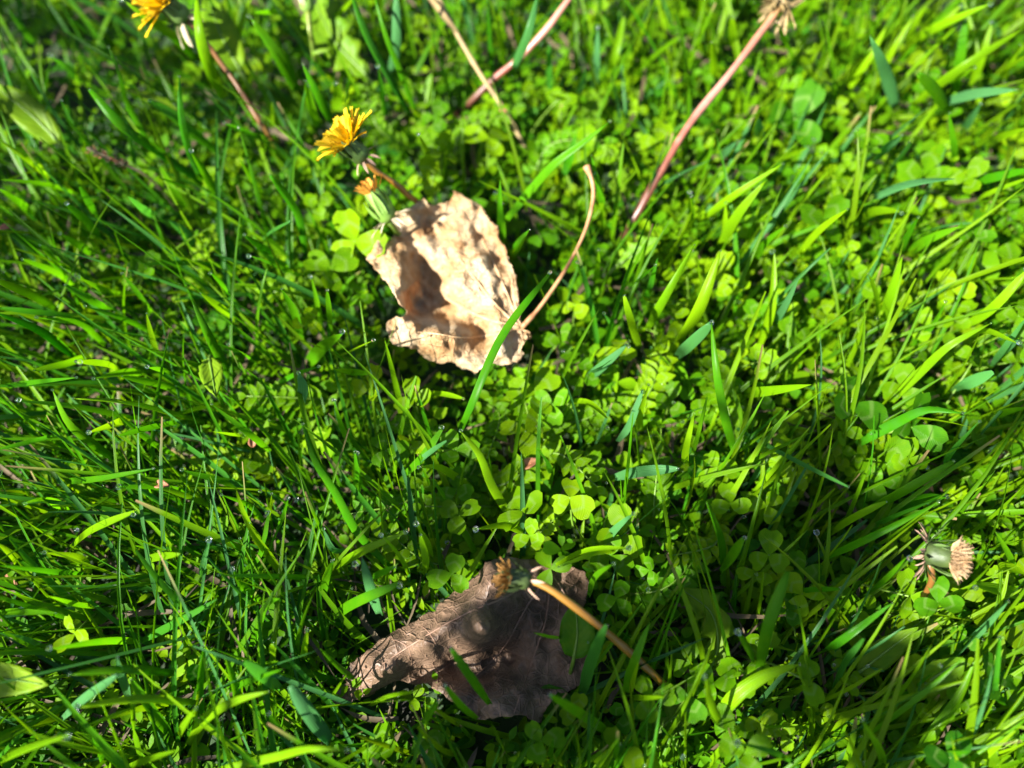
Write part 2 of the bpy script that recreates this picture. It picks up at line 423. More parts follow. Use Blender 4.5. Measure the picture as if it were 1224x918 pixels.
def leaflet_geo(L, W, kind='clover', fold=0.3, cup=0.2, nv=7, nu=5, lobes=0, seed=0):
    """one leaf lying along +Y from the origin, face up; obovate, ovate, lobed or round"""
    v = np.linspace(0, 1, nv); u = np.linspace(-1, 1, nu)
    if kind == 'clover':
        hw = np.sin(np.pi * np.clip(v, 0, 1) ** 0.85 * 0.5) ** 0.9 * np.power(np.clip(1 - v ** 5, 0, 1), 0.5); hw[-1] = 0.42; hw[0] = 0.05
    elif kind == 'ovate':
        hw = np.sin(np.pi * v ** 0.75) ** 0.8; hw[0] = 0.06; hw[-1] = 0.03
    elif kind == 'round':
        hw = np.sqrt(np.clip(1 - (2 * v - 1) ** 2, 0, 1)); hw[0] = 0.18; hw[-1] = 0.25
    else:                             # dandelion leaf: triangular lobes and teeth
        rr = np.random.default_rng(seed)
        env = np.sin(np.pi * np.clip(v, 0, 1) ** 1.25) ** 0.6
        saw = 1 - ((v * lobes) % 1.0)
        hw = env * (0.34 + 0.66 * saw ** 0.8) * (1 + rr.normal(0, .08, nv)); hw[0] = 0.06; hw[-1] = 0.04
    X = u[None] * hw[:, None] * W / 2
    Y = np.repeat(v[:, None] * L, nu, 1)
    if kind == 'clover':
        Y = Y - L * 0.07 * (1 - np.abs(u))[None] * (v ** 6)[:, None] + 0.0
    if kind == 'lobed':
        Y = Y - (np.abs(u)[None]) * W * 0.22 * (v * (1 - v))[:, None] * 2
    Z = np.abs(u)[None] * hw[:, None] * W / 2 * fold + cup * L * (v ** 2)[:, None] * -0.5 + cup * 0.25 * L * v[:, None]
    rr = np.random.default_rng(seed + 5)
    Z = Z + rr.normal(0, 0.018 * L, (nv, nu)) * (np.abs(u)[None])
    V = np.stack([X, Y, Z], -1).reshape(-1, 3)
    uv = np.stack([np.tile((u + 1) / 2, nv), np.repeat(v, nu)], -1)
    f = []
    for i in range(nv - 1):
        for j in range(nu - 1):
            f.append((i * nu + j, i * nu + j + 1, (i + 1) * nu + j + 1, (i + 1) * nu + j))
    return V, np.array(f), uv
def frame_from(ydir, zdir):
    y = nrm(np.asarray(ydir, float)); x = nrm(np.cross(y, zdir)); z = np.cross(x, y)
    return np.stack([x, y, z], 1)
def mat_quat(Rm):
    return Matrix([list(r) for r in Rm]).to_quaternion()

# ------------------------------------------------------------------ the ground: one sheet, fine relief in the middle
def ground():
    c = np.concatenate([-np.geomspace(30, 0.5, 14), np.linspace(-0.45, 0.45, 110), np.geomspace(0.5, 30, 14)])
    n = len(c)
    X, Y = np.meshgrid(c, c, indexing='ij')
    rr = np.random.default_rng(3)
    Z = np.zeros_like(X)
    for k in range(26):
        a = rr.uniform(0, 6.28); fq = rr.uniform(25, 160); Z += 0.055 / fq * np.sin(fq * (X * math.cos(a) + Y * math.sin(a)) + rr.uniform(0, 6.28))
    Z *= (np.maximum(np.abs(X), np.abs(Y)) < 0.46)
    V = np.stack([X, Y, Z], -1).reshape(-1, 3)
    i, j = np.meshgrid(np.arange(n - 1), np.arange(n - 1), indexing='ij')
    b = (i * n + j).ravel()
    f = np.stack([b, b + n, b + n + 1, b + 1], -1)
    a = Acc(); a.add(V, f, V[:, :2], (0.5, 1))
    link("ground", a.mesh("ground", M_SOIL), kind='structure')
ground()

# ------------------------------------------------------------------ masks: nothing random may stand in front of these
TAN_OUT = [(500,100),(530,112),(560,130),(600,148),(622,170),(640,200),(652,218),(688,245),(692,275),(688,292),(705,320),(722,342),(735,380),(746,410),
           (755,440),(765,470),(772,520),(778,560),(779,600),(782,640),(800,690),(806,706),(822,718),(806,728),(795,740),(788,758),(800,790),(785,812),(768,824),
           (735,832),(700,836),(676,828),(660,832),(640,842),(620,850),(606,862),(592,872),(576,856),(560,850),(535,848),(518,838),(500,822),(482,822),(455,828),(428,824),
           (405,816),(388,808),(370,790),(350,768),(325,768),(300,754),(272,756),(245,746),(232,722),(240,705),(218,682),(222,655),(244,640),(262,628),(285,632),(304,618),
           (298,596),(286,588),(268,568),(256,540),(234,510),(222,486),(196,462),(188,446),(168,428),(158,408),(133,386),(140,368),(158,356),(166,330),(182,308),(198,312),(215,320),
           (238,305),(250,290),(246,262),(236,238),(246,212),(258,190),(285,186),(300,174),(322,168),(340,154),(355,140),(377,130),(388,142),(392,156),(420,160),(450,152),(470,150),(490,140)]
BRN_OUT = [(585,85),(572,112),(560,130),(530,152),(500,175),(465,204),(430,230),(380,264),(330,295),(280,320),(230,350),(195,380),(160,405),(135,424),(108,450),(112,474),
           (125,490),(96,512),(62,545),(66,566),(75,578),(105,562),(140,555),(172,538),(205,530),(236,506),(265,492),(325,490),(390,492),(415,512),(440,525),(470,550),(500,570),(535,596),
           (565,612),(600,606),(640,600),(680,598),(720,600),(745,616),(770,622),(776,604),(778,590),(800,560),(860,520),(900,498),(930,470),(932,430),(935,400),(915,360),(900,330),(900,290),
           (905,250),(920,210),(930,180),(915,120),(880,106),(840,95),(790,88),(740,80),(690,74),(650,75),(615,78)]
TAN_PX = np.array(un('E', TAN_OUT)); BRN_PX = np.array(un('H', BRN_OUT))
def inside(poly, q):
    x, y = q[..., 0], q[..., 1]
    r = np.zeros(x.shape, bool)
    a = poly; b = np.roll(poly, -1, 0)
    for (x1, y1), (x2, y2) in zip(a, b):
        c = ((y1 > y) != (y2 > y))
        r ^= c & (x < (x2 - x1) * (y - y1) / ((y2 - y1) if y2 != y1 else 1e-9) + x1)
    return r
DISCS = [(402,160,42),(440,222,30),(460,250,26),(195,5,46),(230,30,26),(600,692,36),(1118,656,22),(1142,668,20),(940,0,26)]
STEMS_PX = [[(930,12),(868,92),(825,150),(800,190)],[(683,-5),(625,65),(568,120)],[(640,697),(700,735),(750,775),(787,810)],
            [(624,390),(660,345),(686,305),(704,262),(710,231),(700,200)],[(524,2),(545,40)],[(255,60),(290,110)],[(445,200),(485,228)]]
SEGS = []
for pl in STEMS_PX:
    q = spline(pl, 24); SEGS.append(q)
SEGS = np.concatenate(SEGS)
BRN_CORE = BRN_PX.mean(0) + (BRN_PX - BRN_PX.mean(0)) * 0.94
MS = 3.0; MX0, MY0 = -300.0, -300.0
_gx, _gy = np.meshgrid(np.arange(MX0, 1524, MS), np.arange(MY0, 1224, MS))
_g = np.stack([_gx, _gy], -1)
def build_mask(pad):
    m = np.zeros(_gx.shape, bool)
    for ox, oy in [(0, 0)] + ([(pad * math.cos(a), pad * math.sin(a)) for a in np.arange(8) * math.pi / 4] if pad else []):
        m |= inside(TAN_PX, _g + np.array([ox, oy])) | inside(BRN_CORE, _g + np.array([ox, oy]))
    for x, y, r in DISCS:
        m |= np.hypot(_gx - x, _gy - y) < r + pad * 0.7
    for x, y in SEGS:
        m |= np.hypot(_gx - x, _gy - y) < 5 + pad * 0.6
    return m
MASKS = {p: build_mask(p) for p in (0, 8, 14, 24)}
TAN_CORE = TAN_PX.mean(0) + (TAN_PX - TAN_PX.mean(0)) * 0.9
MASKS['low'] = inside(TAN_CORE, _g) | inside(BRN_CORE, _g)
def blocked(q, pad=0):
    """q: (n,2) pixels; True where any of them covers something the photograph shows free"""
    q = np.atleast_2d(q); m = MASKS[pad]
    i = np.clip(((q[:, 1] - MY0) / MS).astype(int), 0, m.shape[0] - 1); j = np.clip(((q[:, 0] - MX0) / MS).astype(int), 0, m.shape[1] - 1)
    return m[i, j].any()

# ------------------------------------------------------------------ grass: the blades one can pick out
TINT = dict(y=(0.86, 1.05), g=(0.52, 1.0), b=(0.03, 1.1), d=(0.36, 0.75), m=(0.3, 1.0))
def place_px(crop, pts, zb, zt):
    q = un(crop, pts)
    n = len(q)
    t = np.linspace(0, 1, n)
    z = zb + (zt - zb) * (1 - (1 - t) ** 1.5)
    return np.array([at(x, y, zz) for (x, y), zz in zip(q, z)])
def traced(crop, pts, w, tint, zb=None, zt=None, n=11, cut=None, fold=None, face=None):
    zb = rng.uniform(0.012, 0.026) if zb is None else zb
    zt = rng.uniform(0.046, 0.066) if zt is None else zt
    P = place_px(crop, pts, zb, zt)
    S = spline(P, n)
    dist = CAM[2] - P[:, 2].mean()
    wm = w / CROP[crop][2] / F_PX * np.linalg.norm(P.mean(0) - CAM)
    if face is None:
        view = nrm(CAM - P.mean(0))
        face = nrm(view + np.array([rng.normal(0, .25), rng.normal(0, .25), 0.25]))
    h, v = TINT[tint]
    return blade_geo(S, wm * 1.06, face, fold=rng.uniform(0.12, 0.4) if fold is None else fold, cut=(rng.random() < 0.3) if cut is None else cut,
                     twist=rng.normal(0, 0.35)), (np.clip(h + rng.normal(0, 0.07), 0, 1), v * rng.uniform(0.88, 1.12))

HERO = [  # crop, base -> tip, width, tint, label, z of base and tip
 ('Z',[(545,527),(562,488),(600,402),(657,327)],8.5,'g',"long narrow grass blade crossing the lower right edge of the tan dry leaf",.03,.066),
 ('J',[(640,580),(560,450),(510,330),(450,255)],30,'y',"bright arching grass blade at the foot of the long blade crossing the tan leaf",.018,.05),
 ('B',[(600,800),(700,680),(780,590),(900,500),(980,435)],28,'g',"straight green grass blade slanting up between the straw stem and the tan leaf's curved stalk",.02,.066),
 ('N',[(940,770),(800,620),(700,440),(620,320),(572,165)],32,'g',"long dark green grass blade arching up left between the tan and brown leaves",.02,.06),
 ('H',[(600,560),(530,460),(470,375)],26,'g',"short pointed grass blade standing in front of the brown leaf's dark hollow",.03,.06),
 ('I',[(145,760),(110,680),(98,605)],26,'y',"short spear-shaped bright blade alone in the dark lower right, near the bottom edge",.03,.062),
 ('I',[(155,210),(140,110),(100,0)],28,'g',"upright curved green blade above the forked pair at lower right",.025,.064),
 ('I',[(150,245),(190,190),(230,125)],34,'g',"broad short blade forking right from the foot of the curved upright blade",.025,.055),
 ('I',[(280,580),(320,400),(380,240)],36,'g',"tall straight green blade rising from the curved yellow blade at lower right",.03,.066),
 ('I',[(150,750),(180,690),(300,600),(420,560)],44,'y',"wide curved yellow-green blade with a shorter blade beside it at lower right",.02,.042),
 ('I',[(270,560),(240,500),(212,455)],20,'g',"small narrow blade left of the tall straight one at lower right",.03,.056),
 ('F',[(630,680),(760,610),(880,560),(1000,570)],32,'g',"long blade with a pale bent-over tip at the right, above the dark gap",.02,.055),
 ('F',[(650,918),(800,840),(970,740)],28,'g',"long straight blade slanting up to the right below the bent-tipped one",.02,.06),
 ('F',[(780,918),(880,870),(945,865)],34,'g',"short blunt blade left of the closed pale dandelion head",.02,.05),
 ('F',[(740,540),(860,420),(960,330),(1100,255)],26,'y',"long yellow-green blade slanting up towards the right edge beside round clover",.02,.06),
 ('F',[(0,370),(60,310),(120,250)],36,'b',"pale blue-green blunt blade right of the tan leaf, among yellow clover",.03,.058),
 ('F',[(0,320),(80,190),(150,0)],42,'y',"broad bright yellow-green blade rising up right of the tan leaf's stalk",.02,.06),
 ('F',[(205,720),(170,600),(140,450),(118,250)],28,'g',"long vertical green blade below the pale blunt blade on the right",.02,.06),
 ('K',[(570,700),(640,570),(754,370)],32,'y',"bright slanting blade between the tan leaf's stalk and the broad yellow-green blade",.02,.06),
 ('K',[(540,770),(510,680),(480,570)],28,'y',"yellow-green blade leaning left below the slanting bright blade",.02,.056),
 ('K',[(340,890),(410,830),(490,760)],36,'b',"pale blunt blade lying low right of the tan leaf's foot",.02,.046),
 ('C',[(770,380),(740,270),(710,190),(680,130)],36,'b',"pale blue-grey blade standing up in the sunny top right clover",.02,.066),
 ('C',[(700,700),(830,655),(980,632)],36,'b',"pale blue-green blade lying level in the right-hand clover",.03,.058),
 ('C',[(950,360),(1080,330),(1195,318)],30,'b',"pale level blade nearest the top right edge, below the long slanting grass",.03,.058),
 ('C',[(950,390),(900,310),(850,260)],32,'g',"dark green short blade leaning left beside the pale level blade at top right",.03,.06),
 ('C',[(820,150),(950,80),(1100,15)],26,'y',"long yellow-green blade slanting out of the top right corner",.02,.064),
 ('C',[(830,370),(1000,240),(1224,100)],26,'y',"long sunlit blade running up to the right edge above the pale level blade",.02,.064),
 ('C',[(150,870),(220,750),(310,640)],34,'y',"bright blade right of the long pink stem's lower end",.02,.058),
 ('C',[(80,780),(200,690),(370,580)],24,'y',"thin curved bright blade crossing above clover right of the pink stem",.02,.06),
 ('A',[(800,350),(750,250),(715,130),(700,-20)],34,'y',"glowing yellow-green blade passing in front of the top left dandelion's bracts",.03,.072),
 ('A',[(700,210),(620,130),(520,60),(440,0)],28,'y',"curved blade crossing under the petals of the top left dandelion",.03,.072),
 ('A',[(720,655),(560,540),(440,455),(320,320)],28,'g',"long straight green blade left of the upper dandelion, pointing up left",.02,.066),
 ('A',[(720,640),(670,520),(645,400),(640,275)],22,'g',"upright slim blade between the two yellow dandelions",.02,.066),
 ('A',[(545,530),(455,370),(425,260),(388,170)],18,'g',"slim curved blade below the top left dandelion, tip bent upward",.02,.066),
 ('A',[(1090,900),(1060,760),(1000,670),(965,625)],24,'g',"curved green blade left of the withered dandelion head",.02,.06),
 ('A',[(1060,320),(980,180),(895,65)],36,'g',"broad blade leaning left above the upper yellow dandelion",.03,.066),
 ('A',[(1185,440),(1130,330),(1080,230)],28,'g',"pointed blade just behind the upper yellow dandelion's petals",.03,.062),
 ('A',[(975,915),(920,880),(872,840)],32,'g',"short pointed blade on the left of the tan leaf, near round clover",.03,.058),
 ('B',[(300,430),(240,270),(180,120),(140,-20)],18,'g',"right one of two long crossing blades above the tan leaf",.02,.07),
 ('B',[(270,410),(190,270),(110,120),(60,-20)],22,'g',"left one of two long crossing blades above the tan leaf",.02,.07),
 ('B',[(200,260),(220,150),(220,-20)],28,'b',"pale upright blade between the two long crossing blades and the straw stem",.02,.066),
 ('B',[(640,240),(690,120),(725,-20)],26,'b',"pale green blade crossing over the short pink stem at the top",.04,.07),
 ('D',[(815,460),(760,350),(720,270),(672,165)],30,'g',"straight blade left of the tan leaf ending in a pale folded leaf",.02,.06),
 ('D',[(1200,860),(1110,740),(1065,610)],28,'g',"curved blade tip left of centre below the pale folded leaf",.02,.058),
 ('D',[(720,605),(560,560),(420,530),(260,518)],22,'y',"long level blade among fine grass on the left, pointing left",.02,.06),
 ('D',[(260,370),(120,270),(-20,215)],26,'g',"thick blade entering from the left edge, above the level blades",.02,.066),
 ('D',[(200,205),(100,150),(-20,100)],24,'y',"bright blade at the left edge below the broad leaf",.02,.066),
 ('D',[(400,730),(320,670),(240,600),(185,490)],26,'y',"yellowish jointed blade with a pale swollen tip on the left",.02,.06),
 ('D',[(1065,525),(1068,470),(1050,430)],40,'b',"short pale blue-green blade piece left of the tan leaf",.04,.055),
 ('G',[(620,575),(440,562),(250,580)],26,'g',"level green blade crossing the lower left, above a yellow one",.03,.056),
 ('G',[(700,680),(500,668),(285,695)],22,'y',"level yellow-green blade in the lower left corner area",.03,.056),
 ('G',[(220,740),(320,650),(420,580)],24,'b',"pale blade leaning right under the level green blade at lower left",.02,.052),
 ('G',[(670,830),(730,740),(850,670),(960,640)],30,'y',"curved bright blade left of the brown leaf near the bottom edge",.02,.056),
 ('G',[(1180,820),(1110,730),(1035,620)],44,'b',"wide dull blue-green blade left of the brown leaf's tip",.02,.05),
 ('G',[(780,920),(1000,870),(1110,845),(1240,850)],26,'y',"curved yellow-green blade along the bottom edge below the brown leaf",.03,.06),
 ('G',[(-30,905),(120,840),(250,795)],26,'y',"straight bright blade in the bottom left corner",.03,.06),
 ('H',[(85,105),(200,40),(320,-10)],26,'y',"pale stout blade slanting up right just above the brown leaf's left end",.03,.056),
 ('H',[(235,260),(200,150),(175,75)],40,'b',"blunt pale blade with a dewy tip left of the brown leaf",.03,.052),
]
MINOR = [
 ('A',[(120,150),(70,90),(25,25)],18,'d'),('A',[(370,150),(300,110),(240,55)],20,'d'),('A',[(290,290),(230,230),(185,205)],22,'d'),
 ('A',[(105,530),(135,440),(185,360)],12,'b'),('A',[(170,640),(110,580),(-10,495)],26,'y'),('A',[(280,700),(150,660),(-10,640)],20,'g'),
 ('A',[(120,770),(60,720),(-10,670)],36,'g'),('A',[(360,860),(300,780),(240,730)],25,'g'),('A',[(360,790),(320,730),(285,665)],22,'g'),
 ('A',[(550,770),(500,740),(455,700)],28,'b'),('A',[(690,880),(650,820),(600,785)],34,'b'),('A',[(340,910),(270,870),(215,835)],26,'g'),
 ('A',[(770,540),(680,470),(600,400),(530,360)],30,'d'),('A',[(960,520),(860,470),(800,440)],30,'g'),('A',[(1130,450),(1100,350),(1088,290)],25,'g'),
 ('A',[(820,240),(850,130),(895,-10)],18,'y'),('A',[(660,740),(610,660),(570,590)],24,'g'),('A',[(770,690),(720,600),(680,540)],26,'g'),
 ('A',[(480,640),(470,520),(440,400)],16,'d'),('A',[(300,520),(260,440),(220,360)],16,'d'),('A',[(940,690),(890,630),(850,560)],18,'g'),
 ('B',[(770,350),(765,250),(765,160)],20,'g'),('B',[(925,320),(935,210),(940,100)],24,'b'),('B',[(955,310),(990,220),(1030,60)],26,'y'),
 ('B',[(1080,150),(1110,80),(1145,-10)],20,'y'),('B',[(600,850),(590,760),(590,640)],22,'g'),
 ('B',[(630,910),(660,860),(695,820)],24,'g'),('B',[(370,640),(330,540),(300,480)],20,'y'),('B',[(-20,70),(30,30),(75,-10)],14,'g'),
 ('B',[(960,820),(955,720),(930,620)],26,'y'),('B',[(870,330),(890,270),(895,240)],16,'b'),('B',[(820,620),(840,560),(860,480)],30,'g'),
 ('C',[(660,770),(720,750),(790,750)],36,'y'),('C',[(970,600),(975,500),(960,400)],20,'g'),('C',[(985,330),(1000,220),(1020,70)],26,'g'),
 ('C',[(590,300),(640,220),(690,170)],20,'y'),('C',[(160,880),(168,800),(170,720)],22,'y'),('C',[(50,800),(47,740),(45,690)],20,'g'),
 ('C',[(1000,660),(1110,630),(1240,600)],26,'g'),('C',[(780,900),(815,830),(850,770)],22,'g'),('C',[(690,570),(740,510),(790,480)],44,'b'),
 ('C',[(750,590),(790,540),(815,505)],40,'b'),('C',[(1005,470),(1040,410),(1070,365)],24,'b'),('C',[(290,490),(287,450),(285,415)],34,'b'),
 ('C',[(150,560),(180,530),(210,500)],26,'b'),('C',[(40,900),(60,870),(75,850)],20,'y'),('C',[(820,890),(900,840),(1000,800)],30,'g'),
 ('C',[(1030,740),(1090,690),(1240,630)],20,'y'),('C',[(800,150),(840,80),(880,20)],18,'y'),('C',[(200,190),(195,130),(190,60)],26,'y'),
 ('C',[(130,270),(125,210),(120,150)],24,'y'),('C',[(1140,270),(1190,230),(1240,200)],20,'y'),('C',[(1040,300),(1080,190),(1110,80)],22,'y'),
 ('C',[(1150,280),(1180,220),(1210,160)],20,'y'),('C',[(610,310),(680,200),(740,90)],22,'y'),('C',[(700,300),(760,180),(830,60)],20,'y'),
 ('C',[(320,150),(300,80),(270,10)],20,'y'),('C',[(410,220),(380,150),(350,80)],18,'g'),('C',[(1100,520),(1150,480),(1240,450)],24,'y'),
 ('C',[(280,910),(320,850),(380,800)],24,'g'),('C',[(430,900),(520,800),(600,740)],26,'y'),('C',[(330,560),(400,540),(460,520)],28,'y'),
 ('C',[(800,160),(900,110),(1000,20)],16,'y'),('C',[(930,300),(1000,270),(1050,240)],24,'y'),('C',[(60,120),(70,60),(80,-10)],30,'y'),
 ('D',[(250,350),(150,280),(60,220)],14,'b'),('D',[(330,270),(240,230),(120,215),(-10,200)],16,'g'),('D',[(480,590),(250,545),(60,525)],18,'g'),
 ('D',[(900,830),(760,800),(640,770)],30,'g'),('D',[(900,390),(840,350),(760,325)],20,'g'),('D',[(825,250),(770,200),(705,150)],36,'y'),
 ('D',[(555,370),(530,280),(515,220)],20,'y'),('D',[(610,470),(570,420),(520,410)],22,'g'),('D',[(540,215),(500,165),(430,80)],22,'g'),
 ('D',[(1085,120),(1000,60),(900,-10)],36,'g'),('D',[(830,200),(790,140),(740,80)],26,'g'),('D',[(1060,310),(1030,200),(990,135)],30,'g'),
 ('D',[(1135,300),(1120,200),(1095,95)],22,'g'),('D',[(1165,280),(1158,210),(1150,140)],20,'g'),('D',[(1206,640),(1185,570),(1178,525)],20,'b'),
 ('D',[(950,705),(860,630),(745,540)],22,'g'),('D',[(860,650),(800,645),(745,635)],22,'y'),('D',[(450,590),(380,620),(310,640)],26,'y'),
 ('D',[(-10,480),(130,460),(270,445)],16,'g'),('D',[(200,810),(350,800),(540,765)],20,'g'),('D',[(420,215),(330,180),(230,120)],22,'g'),
 ('D',[(440,160),(350,130),(280,95)],20,'g'),('D',[(1080,400),(1150,330),(1206,290)],46,'g'),('D',[(660,510),(560,465),(430,440)],24,'g'),
 ('D',[(370,330),(260,250),(130,235)],20,'g'),('D',[(560,300),(440,240),(300,195)],18,'g'),('D',[(230,640),(120,670),(-10,700)],16,'d'),
 ('D',[(440,460),(370,400),(270,390)],22,'y'),('D',[(520,420),(430,430),(330,450)],26,'g'),('D',[(270,130),(180,70),(80,30)],20,'g'),
 ('D',[(300,100),(200,40),(140,-20)],18,'g'),('D',[(660,600),(540,620),(420,650)],20,'d'),('D',[(700,860),(560,830),(420,830)],18,'g'),
 ('D',[(240,900),(140,880),(90,890)],30,'g'),('D',[(300,370),(220,400),(120,420)],20,'g'),('D',[(620,720),(500,650),(400,560)],16,'g'),
 ('G',[(160,490),(80,455),(-10,430)],20,'b'),('G',[(500,460),(340,465),(180,490)],22,'g'),('G',[(510,460),(640,390),(775,310)],26,'g'),
 ('G',[(600,685),(450,715),(300,765)],20,'y'),('G',[(460,660),(435,560),(420,520)],28,'b'),('G',[(460,910),(550,880),(640,850)],26,'y'),
 ('G',[(720,720),(712,600),(728,480)],22,'g'),('G',[(850,700),(830,600),(800,505)],26,'g'),('G',[(1000,630),(930,580),(870,535)],36,'b'),
 ('G',[(710,260),(725,180),(745,105)],16,'b'),('G',[(1020,240),(960,150),(900,70),(860,0)],26,'y'),('G',[(850,220),(930,150),(960,0)],16,'g'),
 ('G',[(1150,235),(950,230),(780,225)],18,'g'),('G',[(310,225),(150,210),(-10,190)],18,'g'),('G',[(-10,360),(100,358),(200,360)],20,'g'),
 ('G',[(360,340),(260,330),(170,300)],22,'g'),('G',[(250,130),(340,60),(480,0)],26,'y'),('G',[(320,220),(270,160),(160,145)],24,'y'),
 ('G',[(1080,530),(1088,470),(1095,420)],22,'y'),('G',[(990,560),(982,510),(975,470)],34,'y'),('G',[(610,800),(540,700),(470,600)],26,'g'),
 ('G',[(370,910),(330,800),(280,720)],20,'g'),('G',[(1155,300),(1170,220),(1190,170)],26,'g'),('G',[(70,190),(40,150),(-10,110)],24,'y'),
 ('G',[(640,800),(660,760),(700,700)],30,'y'),('G',[(900,480),(960,330),(1000,310)],30,'g'),('G',[(930,320),(860,260),(830,200)],26,'g'),
 ('G',[(520,180),(560,160),(640,150)],24,'y'),('G',[(760,660),(900,600),(1010,560)],20,'g'),('G',[(1010,800),(980,760),(960,720)],26,'g'),
 ('H',[(560,610),(500,560),(450,500)],20,'g'),('H',[(80,270),(160,220),(300,160)],30,'g'),('H',[(40,210),(60,130),(75,85)],24,'g'),
 ('H',[(200,565),(270,530),(370,515)],24,'y'),('H',[(910,520),(950,400),(990,300)],40,'d'),('H',[(1000,660),(900,590),(800,530)],28,'g'),
 ('H',[(820,100),(940,50),(1060,45)],22,'y'),('H',[(930,200),(960,130),(1010,95)],24,'g'),('H',[(380,640),(400,590),(430,550)],18,'g'),
 ('H',[(1050,520),(1080,420),(1130,290)],30,'g'),('H',[(60,640),(30,600),(-10,560)],28,'b'),('H',[(330,130),(290,60),(240,0)],18,'y'),
 ('H',[(380,130),(390,70),(370,0)],26,'y'),('H',[(840,345),(790,340),(745,325)],20,'g'),
 ('I',[(510,190),(680,110),(900,0)],26,'g'),('I',[(530,110),(620,50),(720,0)],22,'y'),('I',[(640,330),(720,260),(790,190)],26,'g'),
 ('I',[(710,918),(690,840),(635,750)],22,'g'),('I',[(810,918),(860,830),(980,660),(1030,540)],30,'y'),('I',[(970,510),(1060,430),(1140,345)],22,'b'),
 ('I',[(1170,265),(1140,180),(1095,100)],20,'g'),('I',[(1195,320),(1110,305),(1030,290)],34,'y'),('I',[(960,930),(1080,840),(1210,735)],38,'y'),
 ('I',[(880,840),(1000,790),(1090,715)],20,'g'),('I',[(350,320),(480,300),(560,300)],16,'g'),('I',[(500,510),(560,480),(740,350)],26,'g'),
 ('I',[(420,918),(330,870),(200,830)],26,'d'),('I',[(1150,700),(1090,640),(1110,470)],22,'g'),('I',[(890,870),(940,865),(1010,860)],26,'g'),
 ('I',[(520,690),(580,540),(640,470)],24,'d'),('I',[(1100,240),(1150,230),(1200,250)],34,'y'),
 ('J',[(250,410),(320,340),(385,245)],26,'g'),('J',[(260,400),(330,340),(400,290)],20,'b'),('J',[(490,460),(420,410),(360,380),(300,385)],28,'y'),
 ('J',[(1060,670),(930,690),(800,740)],22,'y'),('J',[(820,155),(910,160),(970,210)],26,'y'),('J',[(1010,290),(1060,220),(1100,110)],24,'b'),
 ('J',[(970,650),(1010,600),(1065,550)],30,'b'),('J',[(770,430),(750,360),(720,320)],26,'m'),('J',[(1000,420),(1100,400),(1224,390)],36,'b'),
 ('J',[(910,60),(950,30),(990,0)],36,'b'),('J',[(680,620),(600,590),(500,605)],26,'y'),('J',[(80,490),(85,400),(75,330)],20,'g'),
 ('J',[(0,40),(60,45),(120,50)],24,'g'),('J',[(310,125),(390,125),(460,140)],20,'y'),('J',[(1090,250),(1090,180),(1120,90)],26,'y'),
 ('J',[(340,730),(330,640),(290,580)],30,'y'),
 ('K',[(430,690),(415,665),(400,640)],20,'b'),('K',[(550,590),(580,530),(610,420)],26,'g'),('K',[(365,530),(375,450),(378,390)],24,'y'),
 ('K',[(310,510),(300,470),(295,440)],22,'g'),('K',[(740,310),(740,240),(735,165)],18,'y'),('K',[(35,420),(65,370),(105,310)],26,'y'),
 ('K',[(470,560),(540,500),(600,450)],18,'g'),('K',[(400,260),(390,180),(350,20)],26,'g'),('K',[(0,380),(5,300),(0,210)],22,'g'),
 ('F',[(290,330),(330,200),(340,0)],28,'y'),('F',[(330,270),(380,190),(425,100)],26,'b'),('F',[(705,250),(695,150),(670,80)],24,'y'),
 ('F',[(720,260),(750,150),(790,20)],32,'y'),('F',[(820,340),(900,250),(940,180)],20,'g'),('F',[(1000,270),(1120,190),(1230,70)],26,'y'),
 ('F',[(960,490),(1030,460),(1110,425)],36,'b'),('F',[(215,500),(330,490),(470,470)],36,'y'),('F',[(200,620),(420,740),(600,830)],14,'d'),
 ('F',[(1100,410),(1160,330),(1230,230)],22,'b'),('F',[(1020,300),(1100,285),(1195,325)],20,'y'),('F',[(1110,45),(1180,40),(1230,38)],20,'y'),
 ('F',[(-10,120),(20,70),(50,0)],26,'y'),('F',[(80,130),(72,70),(65,0)],22,'y'),('F',[(930,770),(970,700),(1060,600)],18,'g'),
 ('F',[(1120,580),(1170,560),(1230,550)],22,'g'),('F',[(40,760),(30,700),(60,560)],26,'y'),
 ('P',[(300,700),(303,630),(300,560)],30,'y'),('P',[(560,220),(650,90),(745,-10)],22,'y'),('P',[(560,660),(530,600),(500,470)],26,'g'),
 ('P',[(640,600),(660,520),(650,450)],50,'y'),('P',[(400,90),(300,65),(200,70)],30,'g'),('P',[(540,260),(510,180),(490,70)],34,'g'),
 ('P',[(740,420),(720,460),(700,570)],22,'g'),('P',[(950,430),(960,330),(990,230)],30,'b'),('P',[(920,640),(900,500),(880,370)],26,'g'),
 ('M',[(700,670),(790,630),(870,590)],24,'y'),('M',[(440,790),(550,730),(640,700)],22,'g'),('M',[(830,740),(760,720),(700,710)],24,'y'),
 ('M',[(400,170),(450,130),(520,90)],22,'m'),('M',[(500,300),(420,260),(340,230)],22,'d'),
 ('N',[(410,660),(350,590),(310,500),(290,440)],26,'y'),('N',[(400,610),(430,540),(440,460)],24,'y'),('N',[(410,580),(330,500),(230,465)],22,'g'),
 ('N',[(810,270),(750,210),(700,65)],28,'g'),('N',[(805,460),(800,400),(795,290)],28,'g'),('N',[(750,700),(690,680),(660,610)],30,'b'),
 ('N',[(650,890),(670,800),(700,740)],30,'y'),('N',[(460,620),(490,550),(510,480)],18,'g'),
 ('N',[(860,840),(880,810),(960,770)],30,'g'),('N',[(140,800),(155,730),(180,660)],18,'b'),
 ('Q',[(720,130),(780,70),(830,20)],20,'b'),('Q',[(120,900),(260,830),(460,750)],30,'g'),
